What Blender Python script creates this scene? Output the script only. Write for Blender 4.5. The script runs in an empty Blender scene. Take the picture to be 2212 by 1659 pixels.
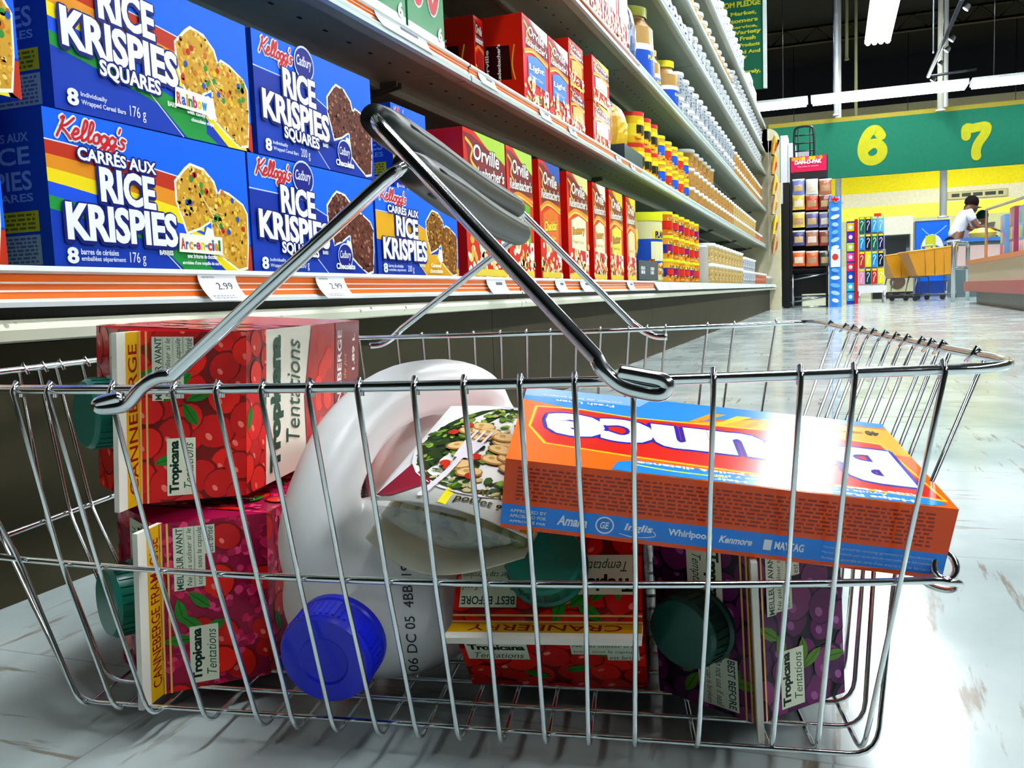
import bpy, bmesh, math, random
from mathutils import Vector, Matrix, Euler
random.seed(7)
PI = math.pi
SC = bpy.context.scene
COLL = SC.collection
# ------------------------------------------------------------------ camera frame
CAMZ = 0.19
FPX = 1894.79
YAW, PITCH, ROLL = 0.35218, 0.098015, -0.038314
_cy, _sy = math.cos(YAW), math.sin(YAW)
CF = Vector((-_sy*math.cos(PITCH), _cy*math.cos(PITCH), -math.sin(PITCH)))
_R = Vector((_cy, _sy, 0)); _U = _R.cross(CF)
CR = math.cos(ROLL)*_R + math.sin(ROLL)*_U
CU = -math.sin(ROLL)*_R + math.cos(ROLL)*_U
CO = Vector((0, 0, CAMZ))
def ray(u, v): return CR*((u-1106)/FPX) - CU*((v-829.5)/FPX) + CF
def at_d(u, v, d): return CO + ray(u, v)*d
def at_x(u, v, X): r = ray(u, v); return CO + r*(X/r.x)
def at_y(u, v, Y): r = ray(u, v); return CO + r*(Y/r.y)
def at_z(u, v, Z): r = ray(u, v); return CO + r*((Z-CAMZ)/r.z)
# basket frame: s along the long side (negative to the left), t away from the viewer
BX, BY, BPH = 0.06416, 0.33298, 0.17351
BU = Vector((math.cos(BPH), math.sin(BPH), 0)); BV = Vector((-math.sin(BPH), math.cos(BPH), 0))
def B(s, t, z): return Vector((BX, BY, 0)) + BU*s + BV*t + Vector((0, 0, z))
def at_t(u, v, t):
    r = ray(u, v); o = CO - Vector((BX, BY, 0)); return CO + r*((t - o.dot(BV))/r.dot(BV))
# ------------------------------------------------------------------ colour
def lin(c):
    if isinstance(c, str):
        c = tuple(int(c[i:i+2], 16)/255 for i in (0, 2, 4))
    return tuple(x/12.92 if x <= 0.04045 else ((x+0.055)/1.055)**2.4 for x in c)
# ------------------------------------------------------------------ materials
MATS = {}
def newmat(name):
    m = bpy.data.materials.new(name); m.use_nodes = True
    MATS[name] = m
    return m, m.node_tree.nodes, m.node_tree.links, m.node_tree.nodes['Principled BSDF']
def attr_mat(name, rough=0.4, spec=0.5, metallic=0.0, noise=0.0, nscale=60, bump=0.0, coat=0.0, trans=0.0, alpha=1.0, sss=0.0):
    m, N, L, P = newmat(name)
    a = N.new('ShaderNodeAttribute'); a.attribute_name = 'Col'
    out = a.outputs['Color']
    if noise or bump:
        tc = N.new('ShaderNodeTexCoord'); nz = N.new('ShaderNodeTexNoise')
        nz.inputs['Scale'].default_value = nscale; nz.inputs['Detail'].default_value = 5
        L.new(tc.outputs['Object'], nz.inputs['Vector'])
        if noise:
            mp = N.new('ShaderNodeMapRange'); mp.inputs['From Min'].default_value = 0.3; mp.inputs['From Max'].default_value = 0.7
            mp.inputs['To Min'].default_value = 1-noise; mp.inputs['To Max'].default_value = 1.0
            L.new(nz.outputs['Fac'], mp.inputs['Value'])
            mx = N.new('ShaderNodeMix'); mx.data_type = 'RGBA'; mx.blend_type = 'MULTIPLY'; mx.inputs['Factor'].default_value = 1
            L.new(out, mx.inputs['A']); L.new(mp.outputs['Result'], mx.inputs['B']); out = mx.outputs['Result']
        if bump:
            bp = N.new('ShaderNodeBump'); bp.inputs['Strength'].default_value = bump; bp.inputs['Distance'].default_value = 0.002
            L.new(nz.outputs['Fac'], bp.inputs['Height']); L.new(bp.outputs['Normal'], P.inputs['Normal'])
    L.new(out, P.inputs['Base Color'])
    P.inputs['Roughness'].default_value = rough; P.inputs['Metallic'].default_value = metallic
    P.inputs['Specular IOR Level'].default_value = spec
    P.inputs['Coat Weight'].default_value = coat; P.inputs['Coat Roughness'].default_value = 0.08
    P.inputs['Transmission Weight'].default_value = trans; P.inputs['Alpha'].default_value = alpha
    if sss:
        P.inputs['Subsurface Weight'].default_value = sss; P.inputs['Subsurface Radius'].default_value = (0.01, 0.01, 0.01)
    return m
attr_mat('card', rough=0.4, spec=0.10, bump=0.0)
attr_mat('gloss_card', rough=0.22, spec=0.22, bump=0.0)
attr_mat('varnished_card', rough=0.17, spec=0.38, bump=0.0)
attr_mat('matte', rough=0.75, spec=0.25, noise=0.12, nscale=20)
attr_mat('paint', rough=0.3, spec=0.5, noise=0.08, nscale=30)
attr_mat('plastic', rough=0.3, spec=0.5)
attr_mat('foil', rough=0.28, spec=0.8, bump=0.35, nscale=45)
attr_mat('soft_plastic', rough=0.33, spec=0.5, sss=0.15)
attr_mat('rubber', rough=0.38, spec=0.3, noise=0.1, nscale=120, bump=0.05)
attr_mat('film', rough=0.12, spec=0.6, trans=0.0, alpha=0.35)
attr_mat('cloth', rough=0.9, spec=0.1, noise=0.15, nscale=80)
attr_mat('steel', rough=0.25, spec=0.5, metallic=0.9)
attr_mat('concrete', rough=0.85, spec=0.2, noise=0.3, nscale=3)
m, N, L, P = newmat('chrome')
P.inputs['Base Color'].default_value = (0.76, 0.81, 0.82, 1); P.inputs['Metallic'].default_value = 1.0; P.inputs['Roughness'].default_value = 0.14
m, N, L, P = newmat('lamp'); P.inputs['Base Color'].default_value = (1, 1, 1, 1)
P.inputs['Emission Color'].default_value = (0.93, 0.97, 1.0, 1); P.inputs['Emission Strength'].default_value = 40
LAMP = P
m, N, L, P = newmat('lamp_soft'); P.inputs['Emission Color'].default_value = (0.93, 0.97, 1.0, 1); P.inputs['Emission Strength'].default_value = 11
m, N, L, P = newmat('spot_lamp'); P.inputs['Emission Color'].default_value = (1, 0.96, 0.9, 1); P.inputs['Emission Strength'].default_value = 12
m, N, L, P = newmat('screen_lit')
a = N.new('ShaderNodeAttribute'); a.attribute_name = 'Col'
L.new(a.outputs['Color'], P.inputs['Emission Color']); L.new(a.outputs['Color'], P.inputs['Base Color']); P.inputs['Emission Strength'].default_value = 0.9
# dirty painted steel of the base deck lip
m, N, L, P = newmat('chipped_paint')
tc = N.new('ShaderNodeTexCoord'); vz = N.new('ShaderNodeTexVoronoi'); vz.inputs['Scale'].default_value = 75
nz = N.new('ShaderNodeTexNoise'); nz.inputs['Scale'].default_value = 130; nz.inputs['Detail'].default_value = 3
nb = N.new('ShaderNodeTexNoise'); nb.inputs['Scale'].default_value = 9
L.new(tc.outputs['Object'], vz.inputs['Vector']); L.new(tc.outputs['Object'], nz.inputs['Vector']); L.new(tc.outputs['Object'], nb.inputs['Vector'])
r1 = N.new('ShaderNodeMapRange'); r1.inputs['From Min'].default_value = 0.13; r1.inputs['From Max'].default_value = 0.18
L.new(vz.outputs['Distance'], r1.inputs['Value'])
r2 = N.new('ShaderNodeMapRange'); r2.inputs['From Min'].default_value = 0.62; r2.inputs['From Max'].default_value = 0.52
L.new(nb.outputs['Fac'], r2.inputs['Value'])
mxm = N.new('ShaderNodeMath'); mxm.operation = 'MAXIMUM'; L.new(r1.outputs['Result'], mxm.inputs[0]); L.new(r2.outputs['Result'], mxm.inputs[1])
mx = N.new('ShaderNodeMix'); mx.data_type = 'RGBA'
mx.inputs['A'].default_value = (0.10, 0.055, 0.03, 1); mx.inputs['B'].default_value = (*lin('d9dcc4'), 1)
L.new(mxm.outputs[0], mx.inputs['Factor']); L.new(mx.outputs['Result'], P.inputs['Base Color']); P.inputs['Roughness'].default_value = 0.4
# vinyl tile floor
m, N, L, P = newmat('floor_tile')
tc = N.new('ShaderNodeTexCoord'); geo = N.new('ShaderNodeNewGeometry')
sep = N.new('ShaderNodeSeparateXYZ'); L.new(geo.outputs['Position'], sep.inputs[0])
def math_node(op, a, b=None):
    n = N.new('ShaderNodeMath'); n.operation = op
    for i, x in enumerate((a, b)):
        if x is None: continue
        if isinstance(x, (int, float)): n.inputs[i].default_value = x
        else: L.new(x, n.inputs[i])
    return n.outputs[0]
TS = 0.305
tx = math_node('DIVIDE', math_node('ADD', sep.outputs['X'], 20.13), TS); ty = math_node('DIVIDE', math_node('ADD', sep.outputs['Y'], 20.08), TS)
fx = math_node('FRACT', tx); fy = math_node('FRACT', ty)
gx = math_node('MINIMUM', fx, math_node('SUBTRACT', 1.0, fx)); gy = math_node('MINIMUM', fy, math_node('SUBTRACT', 1.0, fy))
g = math_node('MINIMUM', gx, gy); grout = math_node('LESS_THAN', g, 0.0022)
par = math_node('MODULO', math_node('ADD', math_node('FLOOR', tx), math_node('FLOOR', ty)), 2.0)
par = math_node('ABSOLUTE', par)
def streak(sx, sy, seed, scale, lo, hi):
    mp = N.new('ShaderNodeMapping'); mp.inputs['Scale'].default_value = (sx, sy, 1); mp.inputs['Location'].default_value = (seed, seed*2, 0)
    mp.inputs['Rotation'].default_value = (0, 0, 0.12)
    L.new(geo.outputs['Position'], mp.inputs['Vector'])
    nz = N.new('ShaderNodeTexNoise'); nz.inputs['Scale'].default_value = scale; nz.inputs['Detail'].default_value = 6; nz.inputs['Roughness'].default_value = 0.62
    L.new(mp.outputs['Vector'], nz.inputs['Vector'])
    r = N.new('ShaderNodeMapRange'); r.inputs['From Min'].default_value = lo; r.inputs['From Max'].default_value = hi
    L.new(nz.outputs['Fac'], r.inputs['Value']); return r.outputs['Result']
sA = streak(1, 9, 3.1, 9, 0.585, 0.66); sB = streak(9, 1, 9.4, 9, 0.585, 0.66)
soft = streak(2, 2, 5, 3, 0.3, 0.75)
speck = streak(3, 3, 2, 40, 0.72, 0.76)
mk = N.new('ShaderNodeMix'); mk.data_type = 'FLOAT'
L.new(par, mk.inputs['Factor']); L.new(sA, mk.inputs['A']); L.new(sB, mk.inputs['B'])
def mixc(fac, A, Bc, f=1.0):
    mx = N.new('ShaderNodeMix'); mx.data_type = 'RGBA'
    if isinstance(fac, float): mx.inputs['Factor'].default_value = fac
    else: L.new(math_node('MULTIPLY', fac, f), mx.inputs['Factor'])
    for s, v in (('A', A), ('B', Bc)):
        if isinstance(v, tuple): mx.inputs[s].default_value = (*v, 1)
        else: L.new(v, mx.inputs[s])
    return mx.outputs['Result']
c = mixc(soft, lin('a0b0b0'), lin('c2cecb'))
c = mixc(mk.outputs['Result'], c, lin('7a6a50'), 0.75)
c = mixc(speck, c, lin('5d6468'), 0.55)
c = mixc(grout, c, lin('6e7a78'), 0.4)
L.new(c, P.inputs['Base Color']); P.inputs['Specular IOR Level'].default_value = 0.55
rr = N.new('ShaderNodeMapRange'); rr.inputs['To Min'].default_value = 0.10; rr.inputs['To Max'].default_value = 0.22
L.new(soft, rr.inputs['Value']); L.new(rr.outputs['Result'], P.inputs['Roughness'])
# ------------------------------------------------------------------ mesh builder
class MB:
    def __init__(s): s.v = []; s.f = []; s.m = []; s.c = []; s.sm = []
    def add(s, vs, fs, mat='card', col='ffffff', smooth=False):
        o = len(s.v); s.v.extend([tuple(p) for p in vs]); c = lin(col) if isinstance(col, str) else col
        for f in fs:
            s.f.append(tuple(i+o for i in f)); s.m.append(mat); s.c.append(c); s.sm.append(smooth)
        return s
    def box(s, x0, x1, y0, y1, z0, z1, mat='card', col='ffffff', M=None):
        v = [(x, y, z) for z in (z0, z1) for y in (y0, y1) for x in (x0, x1)]
        if M: v = [M @ Vector(p) for p in v]
        return s.add(v, [(0, 2, 3, 1), (4, 5, 7, 6), (0, 1, 5, 4), (2, 6, 7, 3), (0, 4, 6, 2), (1, 3, 7, 5)], mat, col)
    def hexa(s, v, mat='card', col='ffffff'):
        return s.add(v, [(0, 3, 2, 1), (4, 5, 6, 7), (0, 1, 5, 4), (1, 2, 6, 5), (2, 3, 7, 6), (3, 0, 4, 7)], mat, col)
    def tube(s, pts, r, mat='chrome', col='ffffff', n=8, closed=False, cap=True, flat=1.0):
        pts = [Vector(p) for p in pts]; m = len(pts)
        rs = r if isinstance(r, (list, tuple)) else [r]*m
        vs = []; prev = None
        for i, p in enumerate(pts):
            if closed: d = pts[(i+1) % m]-pts[i-1]
            else: d = pts[min(i+1, m-1)]-pts[max(i-1, 0)]
            if d.length < 1e-9: d = Vector((0, 0, 1))
            d.normalize()
            if prev is None:
                a = Vector((0, 0, 1)) if abs(d.z) < 0.9 else Vector((0, 1, 0))
                n1 = (a - d*a.dot(d)).normalized()
            else:
                n1 = prev - d*prev.dot(d)
                n1 = n1.normalized() if n1.length > 1e-6 else Vector((1, 0, 0))
            prev = n1; n2 = d.cross(n1)
            for k in range(n):
                an = 2*PI*k/n; vs.append(p + (n1*math.cos(an)*flat + n2*math.sin(an))*rs[i])
        fs = []
        for i in range(m if closed else m-1):
            j = (i+1) % m
            for k in range(n):
                fs.append((i*n+k, i*n+(k+1) % n, j*n+(k+1) % n, j*n+k))
        if cap and not closed:
            fs.append(tuple(range(n-1, -1, -1))); fs.append(tuple((m-1)*n+k for k in range(n)))
        return s.add(vs, fs, mat, col, True)
    def lathe(s, prof, mat='plastic', col='ffffff', n=20, M=None, cols=None):
        # prof: list of (r, z); cols: colour per segment
        vs = []
        for r, z in prof:
            for k in range(n):
                an = 2*PI*k/n; p = Vector((r*math.cos(an), r*math.sin(an), z)); vs.append(M @ p if M else p)
        for i in range(len(prof)-1):
            o = len(s.v)
            cc = cols[i] if cols else col
            if isinstance(cc, tuple) and len(cc) == 2: mt, cc = cc
            else: mt = mat
            fs = [(k, (k+1) % n, n+(k+1) % n, n+k) for k in range(n)]
            s.add(vs[i*n:(i+2)*n], fs, mt, cc, True)
        return s
    def merge(s, o, M=None):
        off = len(s.v); s.v.extend([tuple(M @ Vector(p)) if M else p for p in o.v])
        s.f.extend([tuple(i+off for i in f) for f in o.f]); s.m += o.m; s.c += o.c; s.sm += o.sm; return s
    def mesh(s, name):
        me = bpy.data.meshes.new(name); me.from_pydata(s.v, [], s.f)
        names = sorted(set(s.m)); [me.materials.append(MATS[n]) for n in names]
        ix = {n: i for i, n in enumerate(names)}
        me.polygons.foreach_set('material_index', [ix[n] for n in s.m])
        me.polygons.foreach_set('use_smooth', s.sm)
        at = me.color_attributes.new('Col', 'FLOAT_COLOR', 'CORNER')
        buf = []
        for f, c in zip(s.f, s.c): buf.extend([c[0], c[1], c[2], 1.0]*len(f))
        at.data.foreach_set('color', buf); me.update(); return me
    def obj(s, name, parent=None, M=None):
        o = bpy.data.objects.new(name, s.mesh(name)); COLL.objects.link(o)
        if parent: o.parent = parent
        if M is not None: o.matrix_world = M if not parent else o.matrix_world
        return o
def tag(o, label=None, cat=None, group=None, kind=None):
    if label: o['label'] = label
    if cat: o['category'] = cat
    if group: o['group'] = group
    if kind: o['kind'] = kind
    return o
def thing(name, label, cat, M=None, group=None):
    o = bpy.data.objects.new(name, None); o.empty_display_size = 0.02; COLL.objects.link(o)
    if M is not None: o.matrix_world = M
    return tag(o, label, cat, group)
def copy_tree(o, M=None, parent=None, label=None, group=None):
    c = o.copy(); COLL.objects.link(c)
    if parent: c.parent = parent
    for ch in list(o.children): copy_tree(ch, None, c)
    if M is not None: c.matrix_world = M
    if label: c['label'] = label
    if group: c['group'] = group
    return c
def T(x, y, z, rz=0.0, rx=0.0, ry=0.0, s=1.0):
    return Matrix.Translation((x, y, z)) @ Euler((rx, ry, rz)).to_matrix().to_4x4() @ Matrix.Scale(s, 4)
def frame(o, X, Y, Z):
    return Matrix(((X[0], Y[0], Z[0], o[0]), (X[1], Y[1], Z[1], o[1]), (X[2], Y[2], Z[2], o[2]), (0, 0, 0, 1)))
def smooth_path(pts, k=6, closed=False):
    P = [Vector(p) for p in pts]; n = len(P); out = []
    rng = range(n) if closed else range(n-1)
    for i in rng:
        p0 = P[(i-1) % n] if closed or i > 0 else P[0]; p1 = P[i]; p2 = P[(i+1) % n]
        p3 = P[(i+2) % n] if closed or i+2 < n else P[-1]
        for j in range(k):
            t = j/k; out.append(0.5*((2*p1)+(p2-p0)*t+(2*p0-5*p1+4*p2-p3)*t*t+(3*p1-p0-3*p2+p3)*t**3))
    if not closed: out.append(P[-1])
    return out
def fillet(pts, r, k=5, closed=False):
    P = [Vector(p) for p in pts]; out = []; n = len(P)
    for i in range(n):
        if not closed and i in (0, n-1): out.append(P[i]); continue
        a, b, c = P[i-1], P[i], P[(i+1) % n]
        d1 = (a-b); d2 = (c-b); rr = min(r, d1.length*0.45, d2.length*0.45)
        s, e = b+d1.normalized()*rr, b+d2.normalized()*rr
        for j in range(k+1):
            t = j/k; out.append(s*(1-t)**2+b*2*t*(1-t)+e*t*t)
    return out
# ------------------------------------------------------------------ printed artwork (flat, in millimetre-thin layers)
_tx = {}
def text_geo(st, bold=0.0, shear=0.0, space=1.0):
    key = (st, bold, shear, space)
    if key in _tx: return _tx[key]
    cu = bpy.data.curves.new('t', 'FONT'); cu.body = st; cu.size = 1.0; cu.offset = bold; cu.shear = shear
    cu.resolution_u = 3; cu.space_character = space; cu.fill_mode = 'BOTH'
    o = bpy.data.objects.new('t', cu); COLL.objects.link(o)
    dg = bpy.context.evaluated_depsgraph_get(); dg.update()
    me = bpy.data.meshes.new_from_object(o.evaluated_get(dg))
    vs = [(v.co.x, v.co.y) for v in me.vertices]; fs = [tuple(p.vertices) for p in me.polygons]
    bpy.data.objects.remove(o); bpy.data.curves.remove(cu); bpy.data.meshes.remove(me)
    if vs:
        x0 = min(v[0] for v in vs); x1 = max(v[0] for v in vs); y0 = min(v[1] for v in vs); y1 = max(v[1] for v in vs)
        vs = [((x-x0)/(x1-x0+1e-9), (y-y0)/(y1-y0+1e-9)) for x, y in vs]
    _tx[key] = (vs, fs); return _tx[key]
EPS = 0.000013
class Art:
    """2-D artwork in metres; layer -> small physical offset above the panel."""
    def __init__(s, mat='card'): s.p = []; s.l = 1; s.mat = mat; s.clip = None
    def up(s, d=1): s.l += d; return s
    def poly(s, pts, col):
        pts = list(pts)
        if s.clip:
            x0, y0, x1, y1 = s.clip
            for ax, lim, sg in ((0, x0, 1), (0, x1, -1), (1, y0, 1), (1, y1, -1)):
                out = []
                for i in range(len(pts)):
                    p, q = pts[i-1], pts[i]; dp, dq = (p[ax]-lim)*sg, (q[ax]-lim)*sg
                    if (dp >= 0) != (dq >= 0):
                        t = dp/(dp-dq); out.append((p[0]+(q[0]-p[0])*t, p[1]+(q[1]-p[1])*t))
                    if dq >= 0: out.append(q)
                pts = out
                if len(pts) < 3: return s
        a = sum(pts[i-1][0]*pts[i][1]-pts[i][0]*pts[i-1][1] for i in range(len(pts)))
        if a < 0: pts.reverse()
        s.p.append((pts, [tuple(range(len(pts)))], col, s.l)); return s
    def rect(s, x, y, w, h, col): return s.poly([(x, y), (x+w, y), (x+w, y+h), (x, y+h)], col)
    def ell(s, x, y, a, b, col, rot=0, n=14):
        c, q = math.cos(rot), math.sin(rot)
        return s.poly([(x+a*math.cos(2*PI*i/n)*c-b*math.sin(2*PI*i/n)*q, y+a*math.cos(2*PI*i/n)*q+b*math.sin(2*PI*i/n)*c) for i in range(n)], col)
    def text(s, st, x, y, w, h, col, bold=0.03, shear=0.0, rot=0.0, out=None, outw=None, dx=0, dy=0, arc=0.0, slope=0.0, space=1.0, flip=False):
        """text in the box x,y,w,h ; out = outline colour drawn under it"""
        def put(b, c, grow, ox, oy):
            if b > 0.032:
                e = (b-0.032)*h*0.9; put(0.032, c, grow, ox-e, oy); s.l += 0.15; put(0.032, c, grow, ox+e, oy); s.l += 0.15; b = 0.032
            vs, fs = text_geo(st, b, shear, space); o = []
            for a, d in vs:
                X = (a-0.5)*(w+grow); Y = (d-0.5)*(h+grow)
                Y += arc*(1-(2*a-1)**2)*h + slope*X
                if flip: X, Y = -X, -Y
                o.append((x+w/2+ox+X*math.cos(rot)-Y*math.sin(rot), y+h/2+oy+X*math.sin(rot)+Y*math.cos(rot)))
            s.p.append((o, fs, c, s.l))
        if out:
            ow = (outw if outw is not None else h*0.10)*0.62
            for ax, ay in ((-1, 0), (1, 0), (0, 1), (0, -1), (.7, .7), (-.7, .7), (.7, -.7), (-.7, -.7)): put(bold, out, 0, dx+ax*ow, dy+ay*ow); s.l += 0.12
            s.l += 1
        put(bold, col, 0, 0, 0); s.l += 1
        return s
    def lines(s, x, y, w, h, n, col, rnd, fill=0.55, flip=False):
        """rows of tiny print: rows of broken dashes the size of words"""
        st = h/n
        for i in range(n):
            cx = x
            while cx < x+w-0.001:
                ww = rnd.uniform(0.6, 2.6)*st
                ww = min(ww, x+w-cx)
                s.rect(cx, y+i*st+st*(1-fill)/2, ww, st*fill, col); cx += ww+st*0.55
        return s
    def stroke(s, pts, wd, col, smooth=True, k=5):
        if smooth: pts = [(p.x, p.y) for p in smooth_path([(a, b, 0) for a, b in pts], k)]
        l0 = s.l; E = []
        for i in range(len(pts)):
            a = pts[max(i-1, 0)]; b = pts[min(i+1, len(pts)-1)]; dx, dy = b[0]-a[0], b[1]-a[1]; q = math.hypot(dx, dy) or 1
            E.append((-dy/q*wd/2, dx/q*wd/2))
        for i in range(len(pts)-1):
            (a, b), (c, d) = pts[i], pts[i+1]; (p, q), (u, v) = E[i], E[i+1]
            s.poly([(a+p, b+q), (a-p, b-q), (c-u, d-v), (c+u, d+v)], col); s.l += 0.15
        for a, b in (pts[0], pts[-1]): s.ell(a, b, wd/2, wd/2, col, n=9); s.l += 0.15
        s.l = max(l0, s.l-0.5)
        return s
    def put(s, mb, M):
        for vs, fs, c, l in s.p: mb.add([M @ Vector((x, y, l*EPS)) for x, y in vs], fs, s.mat, c)
        return mb
SCRIPT = {
 'K': (0.62, [[(0.02, 0), (0.14, 0.55), (0.2, 1.0), (0.08, 0.9)], [(0.62, 1.02), (0.34, 0.62), (0.12, 0.48), (0.34, 0.3), (0.6, -0.02)]]),
 'e': (0.36, [[(0, 0.2), (0.24, 0.32), (0.26, 0.5), (0.12, 0.52), (0.03, 0.2), (0.16, 0), (0.36, 0.14)]]),
 'l': (0.28, [[(0, 0.12), (0.2, 0.55), (0.24, 0.95), (0.12, 1.0), (0.08, 0.4), (0.14, 0.02), (0.3, 0.14)]]),
 'o': (0.36, [[(0.2, 0.5), (0.05, 0.35), (0.08, 0.05), (0.26, 0.05), (0.3, 0.35), (0.2, 0.5), (0.38, 0.4)]]),
 'g': (0.38, [[(0.3, 0.42), (0.14, 0.5), (0.02, 0.25), (0.14, 0.03), (0.29, 0.2), (0.33, 0.5), (0.28, -0.1), (0.12, -0.42), (0.0, -0.25), (0.4, 0.1)]]),
 "'": (0.12, [[(0.08, 1.0), (0.04, 0.78)]]),
 's': (0.34, [[(0.28, 0.46), (0.12, 0.5), (0.1, 0.34), (0.26, 0.2), (0.18, 0), (0, 0.04)]]),
}
def script_text(A, st, x, y, w, h, col, wd, out=None, outw=0.0, slope=0.0, slant=0.28):
    tot = sum(SCRIPT[c][0] for c in st); sc = w/tot
    for ps in ((out, wd+outw), (col, wd)):
        if ps[0] is None: continue
        cx = 0; A.up(2)
        for ch in st:
            adv, strokes = SCRIPT[ch]
            for q in strokes:
                A.stroke([(x+(cx+a)*sc+b*h*slant, y+b*h+slope*(cx+a)*sc) for a, b in q], ps[1], ps[0], k=4)
            cx += adv
        A.up()
def inside(p, poly):
    x, y = p; r = False
    for i in range(len(poly)):
        (a, b), (c, d) = poly[i-1], poly[i]
        if (b > y) != (d > y) and x < (c-a)*(y-b)/(d-b)+a: r = not r
    return r
def speckle(A, poly, cols, n, size, rnd, asp=(0.5, 1.0)):
    xs = [p[0] for p in poly]; ys = [p[1] for p in poly]; k = 0; g = 0
    while k < n and g < n*6:
        g += 1; p = (rnd.uniform(min(xs), max(xs)), rnd.uniform(min(ys), max(ys)))
        if not inside(p, poly): continue
        k += 1; s = size*rnd.uniform(0.6, 1.4)
        A.ell(p[0], p[1], s, s*rnd.uniform(*asp), rnd.choice(cols), rnd.uniform(0, PI), n=6)
        if k % 40 == 0: A.up()
    A.up()
def carton_box(w, d, h, side='1238a8', front=None, fM=None, mat='card', top=None):
    """box with local x across the front (0..w), y depth (0..d, front at y=0), z up"""
    mb = MB(); mb.box(0, w, 0, d, 0, h, mat, side)
    return mb
FRONTM = Matrix(((1, 0, 0, 0), (0, 0, -1, 0), (0, 1, 0, 0), (0, 0, 0, 1)))  # art x->x, y->z, layer-> -y
def shelf_M(y, z, X, rz=0.0):
    """product on the gondola: local x -> +Y world, local y (depth) -> -X, z up"""
    return Matrix.Translation((X, y, z)) @ Matrix.Rotation(PI/2+rz, 4, 'Z')
EXPO = 0.0
# ------------------------------------------------------------------ cereal bar boxes on the base shelf
GOLD = ['c8982c', 'e0b64a', 'b37f1f', 'f0cf72', '9a6a18', 'd8a83c']
CHOC = ['5a2c20', '7a4433', '3d1a12', '9a6a55', '6b3728', '2c100b']
CARA = ['7a4a14', 'b07a22', '4a260b', 'd0a040', '5c3410', '8e5c1a']
def treat(A, W, H, cols, rnd, candy=False, n=1.0):
    """two broken cereal squares with a pale outline"""
    def S(pts): return [(x*W, y*H) for x, y in pts]
    left = S([(0.575, 0.66), (0.63, 0.76), (0.66, 0.80), (0.73, 0.78), (0.785, 0.70), (0.805, 0.60), (0.78, 0.52), (0.775, 0.42), (0.73, 0.38), (0.69, 0.34), (0.62, 0.30), (0.60, 0.40), (0.575, 0.52)])
    right = S([(0.785, 0.55), (0.83, 0.64), (0.88, 0.62), (0.96, 0.55), (0.985, 0.48), (0.98, 0.25), (0.965, 0.05), (0.91, 0.03), (0.83, 0.11), (0.765, 0.19), (0.765, 0.38)])
    def grow(p, g):
        cx = sum(a for a, b in p)/len(p); cy = sum(b for a, b in p)/len(p)
        return [(cx+(a-cx)*(1+g), cy+(b-cy)*(1+g)) for a, b in p]
    A.poly(grow(left, 0.09), 'f4f4e0'); A.poly(grow(right, 0.07), 'f4f4e0'); A.up()
    for P_, c in ((left, cols[0]), (right, cols[0])):
        A.poly(P_, c); A.up(); speckle(A, P_, cols, int(170*n), W*0.0085, rnd)
    A.poly(S([(0.70, 0.24), (0.73, 0.35), (0.765, 0.33), (0.775, 0.20), (0.74, 0.17)]), 'f6f6f2'); A.up()
    for i in range(6 if candy else 0): A.stroke([(W*(0.70+0.012*i), H*(0.62-0.03*i)), (W*(0.75+0.01*i), H*(0.50-0.03*i)), (W*(0.83), H*(0.46-0.03*i))], W*0.003, 'ecd890', k=3)
    A.up()
    if candy:
        for P_, m in ((left, 12), (right, 16)):
            ys = sorted(p[1] for p in P_); k = 0
            while k < m:
                p = (rnd.uniform(0.58, 0.98)*W, rnd.uniform(0.30, 0.74)*H)
                if inside(p, P_) and p[1] > ys[len(ys)//2]-0.12*H:
                    A.ell(p[0], p[1], W*0.011, W*0.012, rnd.choice(['b82818', '1e4eae', '2f8a34', 'c86a1c', 'e0c020']), n=9); k += 1
        A.up()
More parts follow.
